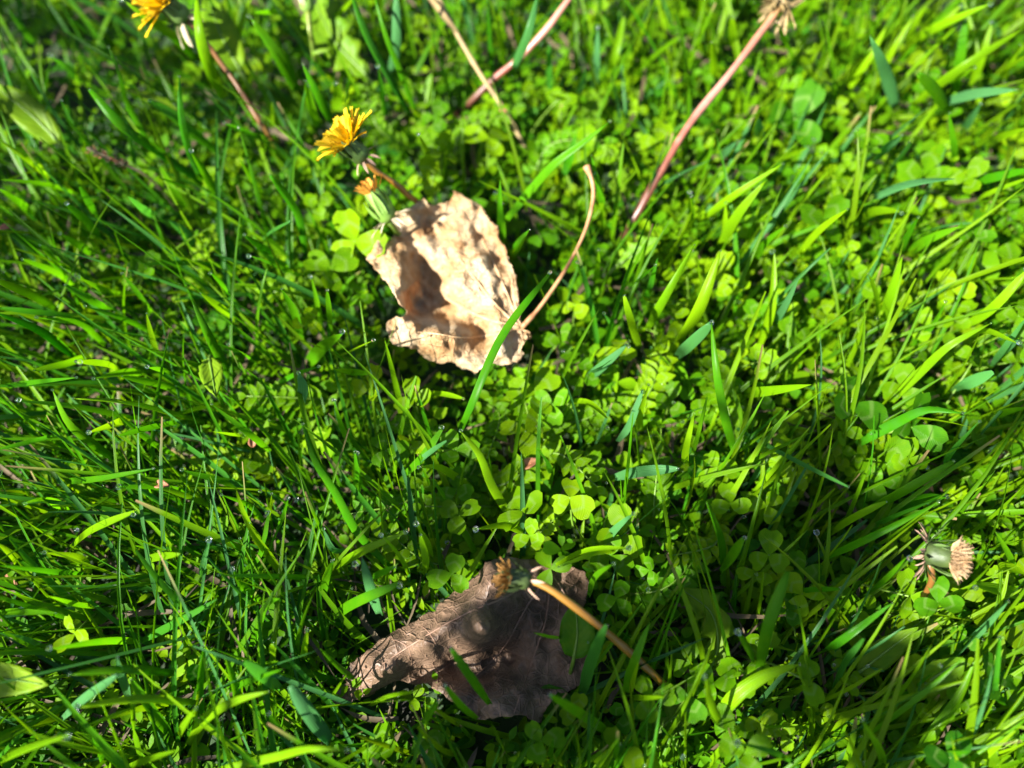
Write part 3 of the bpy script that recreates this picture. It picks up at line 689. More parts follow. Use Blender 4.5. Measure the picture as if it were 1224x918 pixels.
 ('O',[(480,540),(500,450),(520,380)],24,'y'),('O',[(480,560),(560,565),(650,560)],26,'y'),('O',[(640,918),(690,890),(740,860)],30,'y'),
]
TIPS = []
for h in HERO:
    g, t = traced(h[0], h[1], h[2], h[3], zb=h[5] + .005, zt=h[6] + .005, n=13)
    t = (t[0], t[1] * 1.22)
    base = g[0][1].copy()
    a = Acc(); a.add(g[0] - base, g[1], g[2], t)
    o = link("grass_blade", a.mesh("grass_blade", M_GRASS), loc=base)
    sol = o.modifiers.new("thickness", 'SOLIDIFY'); sol.thickness = 0.00018
    tag(o, h[4], "grass blade", "grass blades that stand out of the lawn")
    TIPS.append(g[0][-2])
HPX = []
for h in HERO: HPX.append(spline(un(h[0], h[1]), 20))
HPX = np.concatenate(HPX)
m_ = MASKS[0].copy()
for x, y in HPX: m_ |= np.hypot(_gx - x, _gy - y) < 6
MASKS['hero'] = m_
grass = Acc()
for h in MINOR:
    g, t = traced(*h)
    t = (t[0], t[1] * 1.12)
    grass.add(*g, t); TIPS.append(g[0][-2])

# the rest of the grass: leaning as it does in each part of the photograph
FIELD = [(150,80,128),(60,250,140),(280,200,128),(120,380,160),(330,380,140),(150,520,172),(330,560,150),(120,700,178),(60,850,200),(300,820,35),(330,700,150),
         (450,60,108),(620,60,80),(760,60,85),(900,60,75),(1050,80,58),(1180,60,48),(720,300,95),(850,350,62),(1000,300,55),(1150,250,35),(1150,450,40),(950,500,60),
         (1100,600,38),(1000,760,50),(1150,860,42),(820,800,80),(700,880,60),(560,560,100),(700,560,75),(480,480,120),(480,880,150)]
FA = np.array(FIELD, float)
def lean_dir(px, py):
    w = 1 / ((FA[:, 0] - px) ** 2 + (FA[:, 1] - py) ** 2 + 900) ** 1.4
    a = np.radians(FA[:, 2])
    return math.atan2((w * np.sin(a)).sum(), (w * np.cos(a)).sum())
GD = np.array([(100,100,.5),(100,400,1.0),(300,300,.75),(150,600,1.0),(150,850,.85),(420,60,.6),(600,120,.38),(560,520,.22),(480,480,.35),(350,600,.85),(700,300,.32),(850,60,.6),
               (1050,60,.8),(1180,100,.95),(950,250,.42),(1150,300,.5),(850,420,.42),(1100,500,.45),(700,600,.25),(900,650,.4),(1100,700,.45),(1000,850,.6),(750,860,.55),(450,720,.75),(560,880,.75),(350,850,.85)])
CD = np.array([(100,100,.06),(100,400,.03),(300,300,.12),(150,600,.05),(150,850,.06),(420,60,.2),(420,290,.45),(600,120,.5),(560,520,.75),(480,480,.4),(350,600,.10),(700,300,.55),(850,60,.6),
               (1050,60,.4),(1180,100,.35),(950,200,1.0),(1150,300,.95),(850,420,1.0),(1100,450,.9),(700,600,.8),(900,650,.45),(1100,700,.6),(1000,850,.35),(750,860,.45),(1190,780,.6),(480,720,.12),(560,880,.12),(350,850,.06)])
def dens(D, px, py):
    w = 1 / ((D[:, 0] - px) ** 2 + (D[:, 1] - py) ** 2 + 1600) ** 1.6
    return (w * D[:, 2]).sum() / w.sum()

def random_grass(n, hmin, hmax, wmin, wmax, nseg, spread):
    made = 0; tries = 0
    while made < n and tries < n * 14:
        tries += 1
        px, py = rng.uniform(-170, 1394), rng.uniform(-170, 1090)
        if rng.random() > dens(GD, px, py): continue
        b = at(px, py, 0.0) + np.array([0, 0, 0.001])
        th = lean_dir(px, py) + rng.normal(0, spread)
        h = rng.uniform(hmin, hmax); ln = h * rng.uniform(0.25, 1.5)
        left = px < 420
        if left: ln *= 1.25
        d = np.array([math.cos(th), math.sin(th), 0])
        bend = rng.normal(0, 0.25)
        pz = np.array([-d[1], d[0], 0])
        t = np.linspace(0, 1, nseg)[:, None]
        droop = rng.uniform(0.0, 0.45)
        S = b + d * ln * (t ** 1.5) + pz * ln * bend * t ** 2 + np.array([0, 0, 1.0]) * h * (t * (1 + droop) - droop * t ** 2.4)
        q = proj(S[nseg // 3:])
        if blocked(q, 'low' if hmax < .03 else ('hero' if rng.random() < 0.75 else 0)): continue
        w = rng.uniform(wmin, wmax) * (0.78 if left else 0.82)
        face = nrm(np.array([rng.normal(0, .8), rng.normal(0, .8), 1.0]))
        r = rng.random()
        cx = np.clip((px - 300) / 700, 0, 1)
        hue = np.clip(rng.normal(0.58 + 0.26 * cx, 0.17), 0, 1) if r > 0.05 + 0.08 * cx else rng.uniform(0, 0.2)
        ct = rng.random() < 0.3
        g = blade_geo(S, w, face, fold=rng.uniform(0.1, 0.5), cut=ct, twist=rng.normal(0, 0.7))
        grass.add(*g, (hue, rng.uniform(0.65, 1.1), float(ct and rng.random() < 0.35)))
        if rng.random() < 0.02: TIPS.append(S[-1])
        made += 1
random_grass(3000, 0.028, 0.060, 0.0015, 0.0034, 9, 0.5)
random_grass(4800, 0.010, 0.028, 0.0012, 0.0034, 6, 0.9)
# the same lawn goes on outside the frame
k = 0
while k < 11000:
    b = np.array([rng.uniform(-1.1, 1.1), rng.uniform(-.9, 1.4), 0.001])
    q = proj(b[None] + [0, 0, .02])[0]
    if -120 < q[0] < 1344 and -120 < q[1] < 1040: continue
    th = rng.uniform(0, 6.28); h = rng.uniform(.02, .055); ln = h * rng.uniform(.3, 1.4)
    t = np.linspace(0, 1, 5)[:, None]
    S = b + np.array([math.cos(th), math.sin(th), 0]) * ln * t ** 1.5 + np.array([0, 0, h]) * t
    grass.add(*blade_geo(S, rng.uniform(.002, .004), nrm(np.array([rng.normal(0, .8), rng.normal(0, .8), 1.0]))), (np.clip(rng.normal(.6, .17), 0, 1), rng.uniform(.65, 1.1)))
    k += 1
link("grass", grass.mesh("grass", M_GRASS), kind='stuff')

# dead blades and bits lying between the plants
thatch = Acc()
for k in range(1200):
    px, py = rng.uniform(-150, 1374), rng.uniform(-150, 1068)
    if blocked(np.array([[px, py]]), pad=24): continue
    b = at(px, py, rng.uniform(0.001, 0.018))
    a = rng.uniform(0, 6.28); ln = rng.uniform(0.01, 0.05)
    d = np.array([math.cos(a), math.sin(a), rng.normal(0, .12)])
    t = np.linspace(-0.5, 0.5, 5)[:, None]
    S = b + d * ln * t + np.array([-d[1], d[0], 0]) * ln * 0.3 * rng.normal() * t ** 2 + np.array([0, 0, 0.004])
    thatch.add(*blade_geo(S, rng.uniform(0.0008, 0.0026), np.array([rng.normal(0, .3), rng.normal(0, .3), 1.0]), fold=0.3), (0.5, 1))
link("thatch", thatch.mesh("thatch", M_THATCH), kind='stuff')

# ------------------------------------------------------------------ clover
def leaflet_mesh(name, mat, *a, tint=(0.5, 1), **k):
    c = Acc(); c.add(*leaflet_geo(*a, **k), tint); return c.mesh(name, mat)
CL_LEAF = [leaflet_mesh("leaflet", M_CLOVER, 0.0125, 0.0115, fold=f, cup=c, seed=s) for f, c, s in ((0.12, 0.15, 1), (0.35, 0.25, 2), (0.2, -0.15, 3), (0.5, 0.1, 4))]
CL_LEAF += [leaflet_mesh("leaflet", M_CLOVER, 0.0115, 0.0128, fold=f, cup=c, seed=s) for f, c, s in ((0.15, 0.3, 5), (0.28, 0.05, 6))]
STALKS = (0.032, 0.037, 0.042, 0.047, 0.052, 0.044, 0.040, 0.035)
def make_clover(stalk, variant):
    rr = random.Random(variant * 13 + 1)
    root = empty("clover", (0, 0, 0))
    lean = Vector((rr.uniform(-.25, .25), rr.uniform(-.25, .25), 1)).normalized()
    top = lean * stalk
    S = spline([(0, 0, 0), (lean.x * stalk * .35, lean.y * stalk * .35, stalk * .55), tuple(top)], 6)
    link("stalk", tube_mesh("stalk", S, np.linspace(0.0007, 0.0005, 6), M_STALK, 5), root)
    a0 = rr.uniform(0, 6.28)
    for k in range(3):
        a = a0 + k * 2.094 + rr.uniform(-.12, .12)
        el = rr.uniform(-0.4, 0.6)
        y = np.array([math.cos(a) * math.cos(el), math.sin(a) * math.cos(el), math.sin(el)])
        z = np.array([rr.uniform(-.45, .45), rr.uniform(-.45, .45), 1.0])
        o = link("leaflet", CL_LEAF[rr.randrange(6)], root, tuple(top), mat_quat(frame_from(y, z)))
        s = rr.uniform(0.88, 1.12); o.scale = (s, s, s)
    return root
WHERE = [("directly below the tan leaf",580,500),("between brown leaf and right-hand grass",760,720),("beside the withered dandelion head",400,270),
         ("right of the long pink stem",930,150),("in the sunny top right corner",1160,60),("at the right edge halfway up",1170,370),
         ("right of the tan leaf's stalk",740,330),("around the pale closed dandelion head",1120,650),("in the lower right corner",1160,850),
         ("among fine grass on the left",180,450),("in the shaded lower left",200,780),("between straw stem and red stem",600,80),
         ("in the dark middle of the right side",980,580),("just above the brown leaf",590,620),("under the two top dandelions",250,130),("on the bottom edge right of the brown leaf",700,880),
         ("beside the pale blunt blade on the right",880,380),("left of the long pink stem",740,150),("below the sunny pale upright blade",1050,210),("at the foot of the long pink stem",860,270),
         ("under the long right-hand slanting blade",1060,440),("around the upright forked blades",860,650),("on the bottom edge near the spear-shaped blade",920,860),("left of centre below the tan leaf",450,520),
         ("between tan leaf and brown leaf on the right",710,530),("above the tan leaf",540,190),("beside the broad bright leaf at the left edge",70,240),("left of the pale folded leaf",330,440),
         ("by the short pale blue-green blade piece",400,460),("right of the brown leaf's orange stem",830,740),("under the spent head at the top",990,40),("beside the bright triangular leaf tip",800,210),
         ("at the right edge under level pale blades",1200,260),("below the pale lying blade on the right",1000,300),("below the bent-tipped blade",1060,620),("under the long straight right-hand blade",990,690),
         ("beside the pale toothed leaf",1190,780),("at the foot of the slanting bright blades",770,480),("above the orange stem of the finished flower",800,640),("right of the arching blade",680,600),
         ("near the orange scrap in yellow clover",940,430),("along the right edge below the middle",1200,520),("above the brown leaf's left tip",420,640),("on the bottom edge left of the brown leaf",380,880),
         ("along the top edge between the flower stems",800,30)]
def where(px, py):
    return min(WHERE, key=lambda w: (w[1] - px) ** 2 + (w[2] - py) ** 2)[0]
protos = [make_clover(st, i) for i, st in enumerate(STALKS)]
spots = [(950,142,.032,1.45,0),(1020,483,.036,1.25,1),(1190,300,.034,1.3,2),(1104,205,.034,1.2,3),(1165,332,.034,1.1,4),(628,515,.034,1.05,5),(624,610,.034,1.05,6),
         (424,288,.036,1.35,7),(396,322,.034,1.1,1),(1200,762,.032,1.3,2),(985,262,.036,1.1,3),(972,95,.038,1.2,4),(1110,75,.03,1.0,5),(540,686,.038,.75,6),(742,640,.034,1.0,7),
         (705,180,.03,1.1,0),(1090,510,.034,1.2,3),(1060,555,.03,1.1,4),(640,470,.03,1.1,1),(585,165,.034,1.0,2)]
placed = []
for px, py, z, s, v in spots:
    placed.append((px, py)); 
i_cl = 0
used = set()
def leaf_tint():
    h = float(np.clip(rng.normal(0.66, 0.24), 0.05, 1)); return h, float(rng.uniform(0.8, 1.2))
def put_clover(px, py, ztop, s, v, lab):
    hue, val = leaf_tint()
    src = protos[v]
    stalk = STALKS[v]
    if v in used: o = copy_tree(src)
    else: o = src; used.add(v)
    a = rng.uniform(0, 6.28)
    tl = (rng.normal(0, .24), rng.normal(0, .24))
    eul = Matrix.Rotation(tl[0], 3, 'X') @ Matrix.Rotation(tl[1], 3, 'Y') @ Matrix.Rotation(a, 3, 'Z')
    # the head of the stalk stands where the leaves are seen
    head = None
    for ch in src.children:
        if ch.name.startswith('leaflet'): head = Vector(ch.location); break
    top = at(px, py, ztop)
    off = eul @ (head * s)
    o.rotation_euler = eul.to_euler(); o.scale = (s, s, s)
    o.location = (top[0] - off.x, top[1] - off.y, top[2] - off.z)
    for ch in o.children: ch.color = (hue, val, 0, 1)
    size = "small" if s < 0.56 else ("middling" if s < 0.76 else "large")
    tone = "dark green" if hue < 0.42 else ("mid green" if hue < 0.66 else "yellow-green")
    tag(o, f"{size} {tone} clover {lab}", "clover", "clover " + lab)
for px, py, z, s, v in spots:
    put_clover(px, py, z, s, v, where(px, py))
n_cl = len(spots); tries = 0
low_spots = []
while tries < 20000 and n_cl < 300:
    tries += 1
    px, py = rng.uniform(-25, 1250), rng.uniform(-25, 943)
    if rng.random() > dens(CD, px, py) ** 1.5: continue
    if blocked(np.array([[px, py]]), pad=24): continue
    if placed and min((px - a) ** 2 + (py - b) ** 2 for a, b in placed) < 24 ** 2: continue
    s = rng.uniform(0.40, 0.88) if px > 430 else rng.uniform(0.4, 0.7); v = int(rng.integers(8))
    z = STALKS[v] * s * 0.97 + rng.uniform(0, 0.004)
    put_clover(px, py, z, s, v, where(px, py)); placed.append((px, py)); n_cl += 1

low = Acc()
for k in range(5600):
    px, py = rng.uniform(-170, 1394), (rng.uniform(-170, 1090) if k < 4600 else rng.uniform(-170, 300))
    if rng.random() > dens(CD, px, py) + 0.05: continue
    z = rng.uniform(0.003, 0.022)
    top = at(px, py, z)
    s = rng.uniform(0.30, 0.75)
    if blocked(np.array([[px, py]]), pad='low'): continue
    a0 = rng.uniform(0, 6.28); hue = np.clip(rng.normal(0.55, 0.2), 0, 1); val = rng.uniform(0.7, 1.15)
    tz = np.array([rng.normal(0, .25), rng.normal(0, .25), 1.0])
    for q in range(3):
        a = a0 + q * 2.094 + rng.normal(0, .1); el = rng.uniform(-.3, .35)
        y = np.array([math.cos(a) * math.cos(el), math.sin(a) * math.cos(el), math.sin(el)])
        g = leaflet_geo(0.012 * s, 0.011 * s, fold=rng.uniform(.1, .5), cup=rng.uniform(-.1, .3), nv=6, nu=3, seed=int(rng.integers(1000)))
        low.add(g[0] @ frame_from(y, tz).T + top, g[1], g[2], (hue, val))
    S = np.array([[top[0] + rng.normal(0, .004), top[1] + rng.normal(0, .004), 0.0], top])
    low.add(*tube_geo(S, 0.0004, 3), (0.3, 0.8))
link("clover_undergrowth", low.mesh("clover_undergrowth", M_CLOVER_LOW), kind='stuff')

# tiny oval-leaved weeds that fill the floor of the lawn
weeds = Acc()
for k in range(4200):
    px, py = rng.uniform(-170, 1394), (rng.uniform(-170, 1090) if k < 3000 else rng.uniform(-170, 320))
    z = rng.uniform(0.002, 0.018)
    b = at(px, py, z)
    if blocked(np.array([[px, py]]), pad='low'): continue
    a0 = rng.uniform(0, 6.28); hue = np.clip(rng.normal(0.55, 0.22), 0, 1); val = rng.uniform(0.7, 1.2)
    stem_d = np.array([math.cos(a0), math.sin(a0), rng.uniform(0.1, 0.9)])
    for q in range(int(rng.integers(2, 6))):
        a = a0 + (1 if q % 2 else -1) * rng.uniform(.7, 1.5)
        y = np.array([math.cos(a), math.sin(a), rng.uniform(-.2, .5)])
        L_ = rng.uniform(0.003, 0.008)
        g = leaflet_geo(L_, L_ * rng.uniform(.4, .75), kind='ovate', fold=rng.uniform(.1, .4), cup=.15, nv=5, nu=3, seed=int(rng.integers(1000)))
        weeds.add(g[0] @ frame_from(y, [rng.normal(0, .3), rng.normal(0, .3), 1]).T + b + stem_d * 0.003 * q, g[1], g[2], (hue, val))
link("leafy_undergrowth", weeds.mesh("leafy_undergrowth", M_CLOVER_LOW), kind='stuff')

# ------------------------------------------------------------------ small vetch-like sprigs with paired leaflets
SP_LEAF = [leaflet_mesh("leaflet", M_CLOVER, 0.0075, 0.0042, kind='ovate', fold=f, cup=.15, nv=6, nu=5, seed=s) for f, s in ((.2, 21), (.4, 22))]
def make_sprig(v):
    rr = random.Random(50 + v)
    root = empty("vetch_sprig", (0, 0, 0))
    S = spline([(0, 0, 0), (0.004, 0.002, 0.014), (0.016, 0.006 * rr.uniform(-1, 1), 0.024), (0.034, 0.012 * rr.uniform(-1, 1), 0.027 + rr.uniform(-.006, .006))], 14)
    link("stem", tube_mesh("stem", S, np.linspace(0.0007, 0.0003, 14), M_STALK, 5), root)
    for k in range(4, 14):
        T = nrm(S[min(k + 1, 13)] - S[k - 1])
        for sd in ((-1, 1) if k < 13 else (0,)):
            side = np.cross(T, [0, 0, 1.0]) * sd
            y = nrm(side + T * (0.55 if sd else 1) + np.array([0, 0, rr.uniform(-.1, .35)]))
            o = link("leaflet", SP_LEAF[rr.randrange(2)], root, tuple(S[k]), mat_quat(frame_from(y, [rr.uniform(-.3, .3), rr.uniform(-.3, .3), 1])))
            s = rr.uniform(.8, 1.15); o.scale = (s, s, s)
    return root
sp = [make_sprig(i) for i in range(3)]
SPR = [(560,608,200),(600,575,30),(585,505,300),(655,520,70),(515,200,100),(560,185,60),(545,640,170),(690,500,20),(730,560,200),(780,600,100),(500,520,160),(480,590,240),(620,470,300),
       (760,480,60),(660,560,0),(350,370,120),(330,350,20),(840,640,240),(700,150,80),(660,120,120),(470,160,150),(360,480,200),(300,560,170),(560,560,290),(640,640,60),(780,700,30),(520,660,190),
       (870,510,120),(930,590,200),(660,200,40),(1070,760,50),(820,560,330),(250,330,120),(720,640,270)]
for i, (px, py, a) in enumerate(SPR):
    o = sp[i] if i < 3 else copy_tree(sp[i % 3])
    p = at(px, py, 0.018)
    o.location = (p[0] - 0.015 * math.cos(R(a)), p[1] - 0.015 * math.sin(R(a)), 0.0)
    o.rotation_euler = (0, 0, R(a)); s = rng.uniform(.75, 1.1); o.scale = (s, s, s)
    w = where(px, py)
    hv = leaf_tint()
    for ch in o.children: ch.color = (hv[0], hv[1], 0, 1)
    tone = "dark green" if hv[0] < 0.42 else ("mid green" if hv[0] < 0.66 else "yellow-green")
    tag(o, f"{tone} vetch sprig " + w, "weed", "paired-leaf weed sprigs " + w)

# ------------------------------------------------------------------ broad leaves
BROAD = [  # name, spine px base -> tip, width px, kind, tint, z, label
 ("broad_leaf",[(72,172),(40,140),(-14,98)],30,'ovate',(0.85,1.0),.05,"broad bright leaf with a shadowed crease entering at the left edge"),
 ("dandelion_leaf",[(288,86),(268,50),(246,-10)],36,'ovate',(0.8,1.1),.05,"smooth pale yellow-green leaf right of the top left dandelion"),
 ("dandelion_leaf",[(440,92),(402,52),(372,-8)],60,'lobed',(0.75,1.05),.046,"pale lobed dandelion leaf above the upper yellow dandelion"),
 ("broad_leaf",[(214,136),(180,118),(150,106)],13,'ovate',(0.9,1.2),.05,"narrow pale leaf with a pointed end left of the upper yellow dandelion"),
 ("broad_leaf",[(508,132),(512,110),(516,88)],22,'ovate',(0.6,1.0),.036,"small folded leaf left of the straw stem"),
 ("dandelion_leaf",[(736,244),(738,205),(728,176)],28,'lobed',(0.7,1.0),.035,"mottled leaf tip right of the tan leaf's stalk end"),
 ("dandelion_leaf",[(734,320),(760,304),(788,284)],40,'lobed',(0.7,1.15),.04,"bright triangular leaf tip between the tan leaf's stalk and the pink stem's foot"),
 ("dandelion_leaf",[(1090,826),(1118,808),(1152,786)],44,'ovate',(0.75,1.1),.04,"pale toothed leaf below the closed pale dandelion head"),
 ("dandelion_leaf",[(1024,806),(1060,778),(1098,750)],26,'ovate',(0.75,0.95),.035,"mottled pale leaf left of the toothed leaf at lower right"),
 ("dandelion_leaf",[(836,826),(858,770),(852,736),(812,702)],44,'lobed',(0.8,1.0),.03,"yellow-green lobed dandelion leaf curling right of the brown leaf's orange stem"),
 ("dandelion_leaf",[(764,912),(790,870),(832,842)],66,'lobed',(0.7,0.9),.022,"large lobed leaf in shade at the bottom, right of the orange stem's end"),
 ("broad_leaf",[(-40,812),(10,812),(57,819)],32,'ovate',(0.95,1.1),.05,"yellow leaf with a pointed tip at the left edge near the bottom"),
 ("broad_leaf",[(686,786),(690,758),(688,724)],40,'round',(0.55,1.0),.034,"rounded green leaf beside the orange stem over the brown leaf"),
 ("broad_leaf",[(250,428),(254,450),(258,474)],26,'ovate',(0.85,1.1),.052,"pale folded striped leaf at the end of a blade on the left"),
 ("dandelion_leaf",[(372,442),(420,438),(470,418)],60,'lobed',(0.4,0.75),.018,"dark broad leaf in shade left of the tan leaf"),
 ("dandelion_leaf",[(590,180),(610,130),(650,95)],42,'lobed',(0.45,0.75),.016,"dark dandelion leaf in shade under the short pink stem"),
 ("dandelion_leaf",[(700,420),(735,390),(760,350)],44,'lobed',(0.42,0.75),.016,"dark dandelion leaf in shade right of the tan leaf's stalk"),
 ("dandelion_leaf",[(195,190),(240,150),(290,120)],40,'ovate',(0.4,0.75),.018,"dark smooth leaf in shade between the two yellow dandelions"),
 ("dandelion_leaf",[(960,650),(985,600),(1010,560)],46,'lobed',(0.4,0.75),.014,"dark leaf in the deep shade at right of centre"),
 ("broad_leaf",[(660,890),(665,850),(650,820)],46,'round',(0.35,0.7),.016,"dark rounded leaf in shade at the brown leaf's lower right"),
]
for nm, sp_, w, kind, tint, z, lab in BROAD:
    P = np.array([at(x, y, z - 0.012 * (1 - i / (len(sp_) - 1))) for i, (x, y) in enumerate(sp_)])
    nv = 26 if kind == 'lobed' else 14
    S = spline(P, nv)
    L_ = np.linalg.norm(np.diff(S, axis=0), axis=1).sum()
    wm = w / F_PX * np.linalg.norm(P.mean(0) - CAM)
    V, f, uv = leaflet_geo(L_, wm, kind=kind, fold=0.28, cup=0.0, nv=nv, nu=7, lobes=4, seed=int(abs(sp_[0][0])))
    T = nrm(np.gradient(S, axis=0)); up = np.array([rng.normal(0, .2), rng.normal(0, .2), 1.0])
    sd = nrm(np.cross(T, up)); nn = np.cross(sd, T)
    k = np.clip((V[:, 1] / L_ * (nv - 1)), 0, nv - 1); i0 = np.clip(np.floor(k).astype(int), 0, nv - 2); fr = (k - i0)[:, None]
    C_ = S[i0] * (1 - fr) + S[i0 + 1] * fr
    W_ = C_ + sd[i0] * V[:, :1] + nn[i0] * V[:, 2:3]
    base = S[0].copy()
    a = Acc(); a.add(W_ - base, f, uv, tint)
    root = empty(nm, base)
    o = link("leaf_blade", a.mesh("leaf_blade", M_BROAD), root)
    sol = o.modifiers.new("thickness", 'SOLIDIFY'); sol.thickness = 0.0003
    mid = S - base + nn * 0.0002
    link("midrib", tube_mesh("midrib", mid[:-1], np.linspace(0.0007, 0.0002, nv - 1), M_STALK, 5), root)
    foot = np.array([base[0] - T[0][0] * 0.012, base[1] - T[0][1] * 0.012, 0.0])
    link("leaf_stalk", tube_mesh("leaf_stalk", spline([foot - base, (foot - base) * .5 + [0, 0, .002], [0, 0, 0], mid[1]], 7), 0.0008, M_STALK, 6), root)
    tag(root, lab, "leaf")

# ------------------------------------------------------------------ the two dead leaves
def rbf(ctrl):
    c = np.array(ctrl, float)
    def phi(r): return np.sqrt(r * r + 35.0 ** 2)
    A = phi(np.hypot(c[:, None, 0] - c[None, :, 0], c[:, None, 1] - c[None, :, 1]))
    w = np.linalg.solve(A + np.eye(len(c)) * 0.02, c[:, 2])
    def f(x, y):
        return phi(np.hypot(np.asarray(x)[..., None] - c[:, 0], np.asarray(y)[..., None] - c[:, 1])) @ w
    return f
def crumple(x, y, seed, amp, fmin, fmax):
    rr = np.random.default_rng(seed); z = np.zeros(np.shape(x))
    for k in range(16):
        a = rr.uniform(0, 6.28); fq = rr.uniform(fmin, fmax); s = np.sin(fq * (x * math.cos(a) + y * math.sin(a)) + rr.uniform(0, 6.28) + 0.8 * np.sin(fq * .6 * (y * math.cos(a) - x * math.sin(a)) + rr.uniform(0, 6.28)))
        z = z + amp * (1 - np.abs(s) * 2) * (fmin / fq) ** 0.7
    return z / 3.2
def dead_leaf(name, crop, outline, ctrl, z0, seed, mat, vmat, step, amp, label, veins, side_veins, gain=1.0):
    rj = np.random.default_rng(seed + 40)
    for lev in range(2):              # torn, nibbled margin
        o2 = []
        for i_, p_ in enumerate(outline):
            n_ = outline[(i_ + 1) % len(outline)]
            d_ = math.hypot(n_[0] - p_[0], n_[1] - p_[1])
            o2.append(p_)
            if d_ > 7: o2.append(((p_[0] + n_[0]) / 2 + rj.normal(0, .10) * d_, (p_[1] + n_[1]) / 2 + rj.normal(0, .10) * d_))
        outline = o2
    P = [Vector(p) for p in outline]
    # jitter the margin so that it reads as torn and wavy
    q = np.array(outline, float)
    xs = np.arange(q[:, 0].min(), q[:, 0].max(), step); ys = np.arange(q[:, 1].min(), q[:, 1].max(), step)
    rr = np.random.default_rng(seed)
    gx, gy = np.meshgrid(xs, ys)
    g = np.stack([gx.ravel(), gy.ravel()], -1) + rr.uniform(-.3, .3, (gx.size, 2)) * step
    ins = inside(q, g)
    # keep clear of the margin
    dd = np.min(np.hypot(g[:, None, 0] - q[None, :, 0], g[:, None, 1] - q[None, :, 1]), 1)
    g = g[ins & (dd > step * 0.55)]
    pts = P + [Vector(p) for p in g]
    n = len(P)
    res = delaunay_2d_cdt(pts, [(i, (i + 1) % n) for i in range(n)], [], 1, 1e-4)
    v2 = np.array([tuple(v) for v in res[0]]); fc = np.array([list(f) for f in res[2] if len(f) == 3])
    hf = rbf(ctrl)
    def world(x, y, lift=0.0):
        z = z0 + (hf(x, y) * gain + crumple(x, y, seed, amp, 0.014, 0.032) + crumple(x, y, seed + 1, amp * 0.2, 0.04, 0.08)) * 0.001
        base = np.array([at(*un(crop, [(a, b)])[0], z0) for a, b in zip(np.ravel(x), np.ravel(y))])
        # keep the seen outline: shift sideways a little as the sheet rises
        base2 = np.array([at(*un(crop, [(a, b)])[0], zz) for a, b, zz in zip(np.ravel(x), np.ravel(y), np.ravel(z))])
        return base2 + np.array([0, 0, lift])
    V = world(v2[:, 0], v2[:, 1])
    c = V.mean(0); c[2] = 0
    root = empty(name, c)
    a = Acc(); a.add(V - c, fc[:, ::-1], v2 * 0.002, (0.5, 1))
    me = a.mesh("leaf_blade", mat)
    o = link("leaf_blade", me, root)
    sol = o.modifiers.new("thickness", 'SOLIDIFY'); sol.thickness = 0.00035; sol.offset = 0
    for k, vn in enumerate(veins):
        s2 = spline([(x, y) for x, y in vn], 26)
        W_ = world(s2[:, 0], s2[:, 1], 0.0002) - c
        link("vein", tube_mesh("vein", W_, np.linspace(0.0006, 0.0002, 26), vmat, 6), root)
    fine = Acc()
    for vn in side_veins:
        s2 = spline([(x, y) for x, y in vn], 16)
        fine.add(*tube_geo(world(s2[:, 0], s2[:, 1], 0.0001) - c, np.linspace(0.00032, 0.00012, 16), 4), (0.5, 1))
    if side_veins:
        link("side_veins", fine.mesh("side_veins", vmat), root, kind='stuff')
    tag(root, label, "dead leaf")
    return root, c, world
TAN_Z = [(500,100,8),(380,140,9),(260,200,4),(300,240,-1),(450,170,2),(600,180,4),(690,270,4),(560,250,7),(650,350,7),(480,330,5),(400,350,2),(560,420,9),(500,480,5),(640,460,7),(740,430,5),(770,560,4),
         (700,560,6),(620,580,6),(540,560,2),(140,385,9),(200,330,9),(190,450,11),(240,510,12),(290,590,13),(250,330,7),(275,400,9),(300,500,12),(352,420,-6),(352,520,-9),(420,500,-8),(440,560,-7),(335,600,-6),
         (400,620,-7),(240,690,5),(250,640,6),(350,660,8),(420,690,9),(500,690,8),(330,740,5),(400,790,2),(550,640,-8),(600,680,-8),(640,720,-5),(560,730,5),(480,640,-8),(580,800,0),(490,800,2),(660,790,7),(700,820,4),
         (675,715,5),(740,720,2),(780,680,1),(800,730,1),(780,790,0),(600,300,3),(440,250,0),(520,200,5)]
foot = (786, 676)
tan_veins = [[foot,(700,600),(560,430),(430,270),(300,190)],[foot,(730,540),(660,380),(590,240),(505,110)],[foot,(640,640),(480,560),(330,470),(150,385)],[foot,(700,700),(560,720),(400,700),(240,690)],[foot,(760,560),(740,440),(700,320)]]
tan_side = [[(560,430),(500,440),(400,360)],[(480,330),(420,340),(340,300)],[(660,380),(620,300),(640,220)],[(590,240),(540,230),(470,170)],[(480,560),(420,490),(380,460)],[(560,720),(540,780),(580,850)],
            [(400,700),(360,740),(330,755)],[(700,600),(640,540),(560,520)],[(730,540),(690,480),(620,440)],[(640,640),(560,660),(500,690)],[(700,700),(680,760),(690,820)],[(560,430),(580,360),(560,300)]]
tan_root, tan_c, tan_w = dead_leaf("dry_leaf", 'E', TAN_OUT, TAN_Z, 0.034, 4, M_TAN, M_TANVEIN, 6.5, 2.7,
    "crumpled pale tan dry leaf with a long curved stalk lying on the grass", tan_veins, tan_side, gain=0.9)
pet = [(790,676),(850,610),(920,515),(975,430),(1020,350),(1060,260),(1085,170),(1092,90),(1078,30),(1062,-6)]
zz = np.concatenate([[0.0345, .037], np.linspace(0.040, 0.056, 8)])
W_ = spline([at(*un('E', [p])[0], z) for p, z in zip(pet, zz)], 40)
rad = 0.00085 + 0.00025 * np.sin(np.linspace(0, 9, 40)) * 0.3; rad[0:4] *= 1.4; rad[-3:] *= np.array([1.2, 1.7, 1.9])
link("leaf_stalk", tube_mesh("leaf_stalk", W_ - tan_c, rad, M_PETIOLE, 10), tan_root)
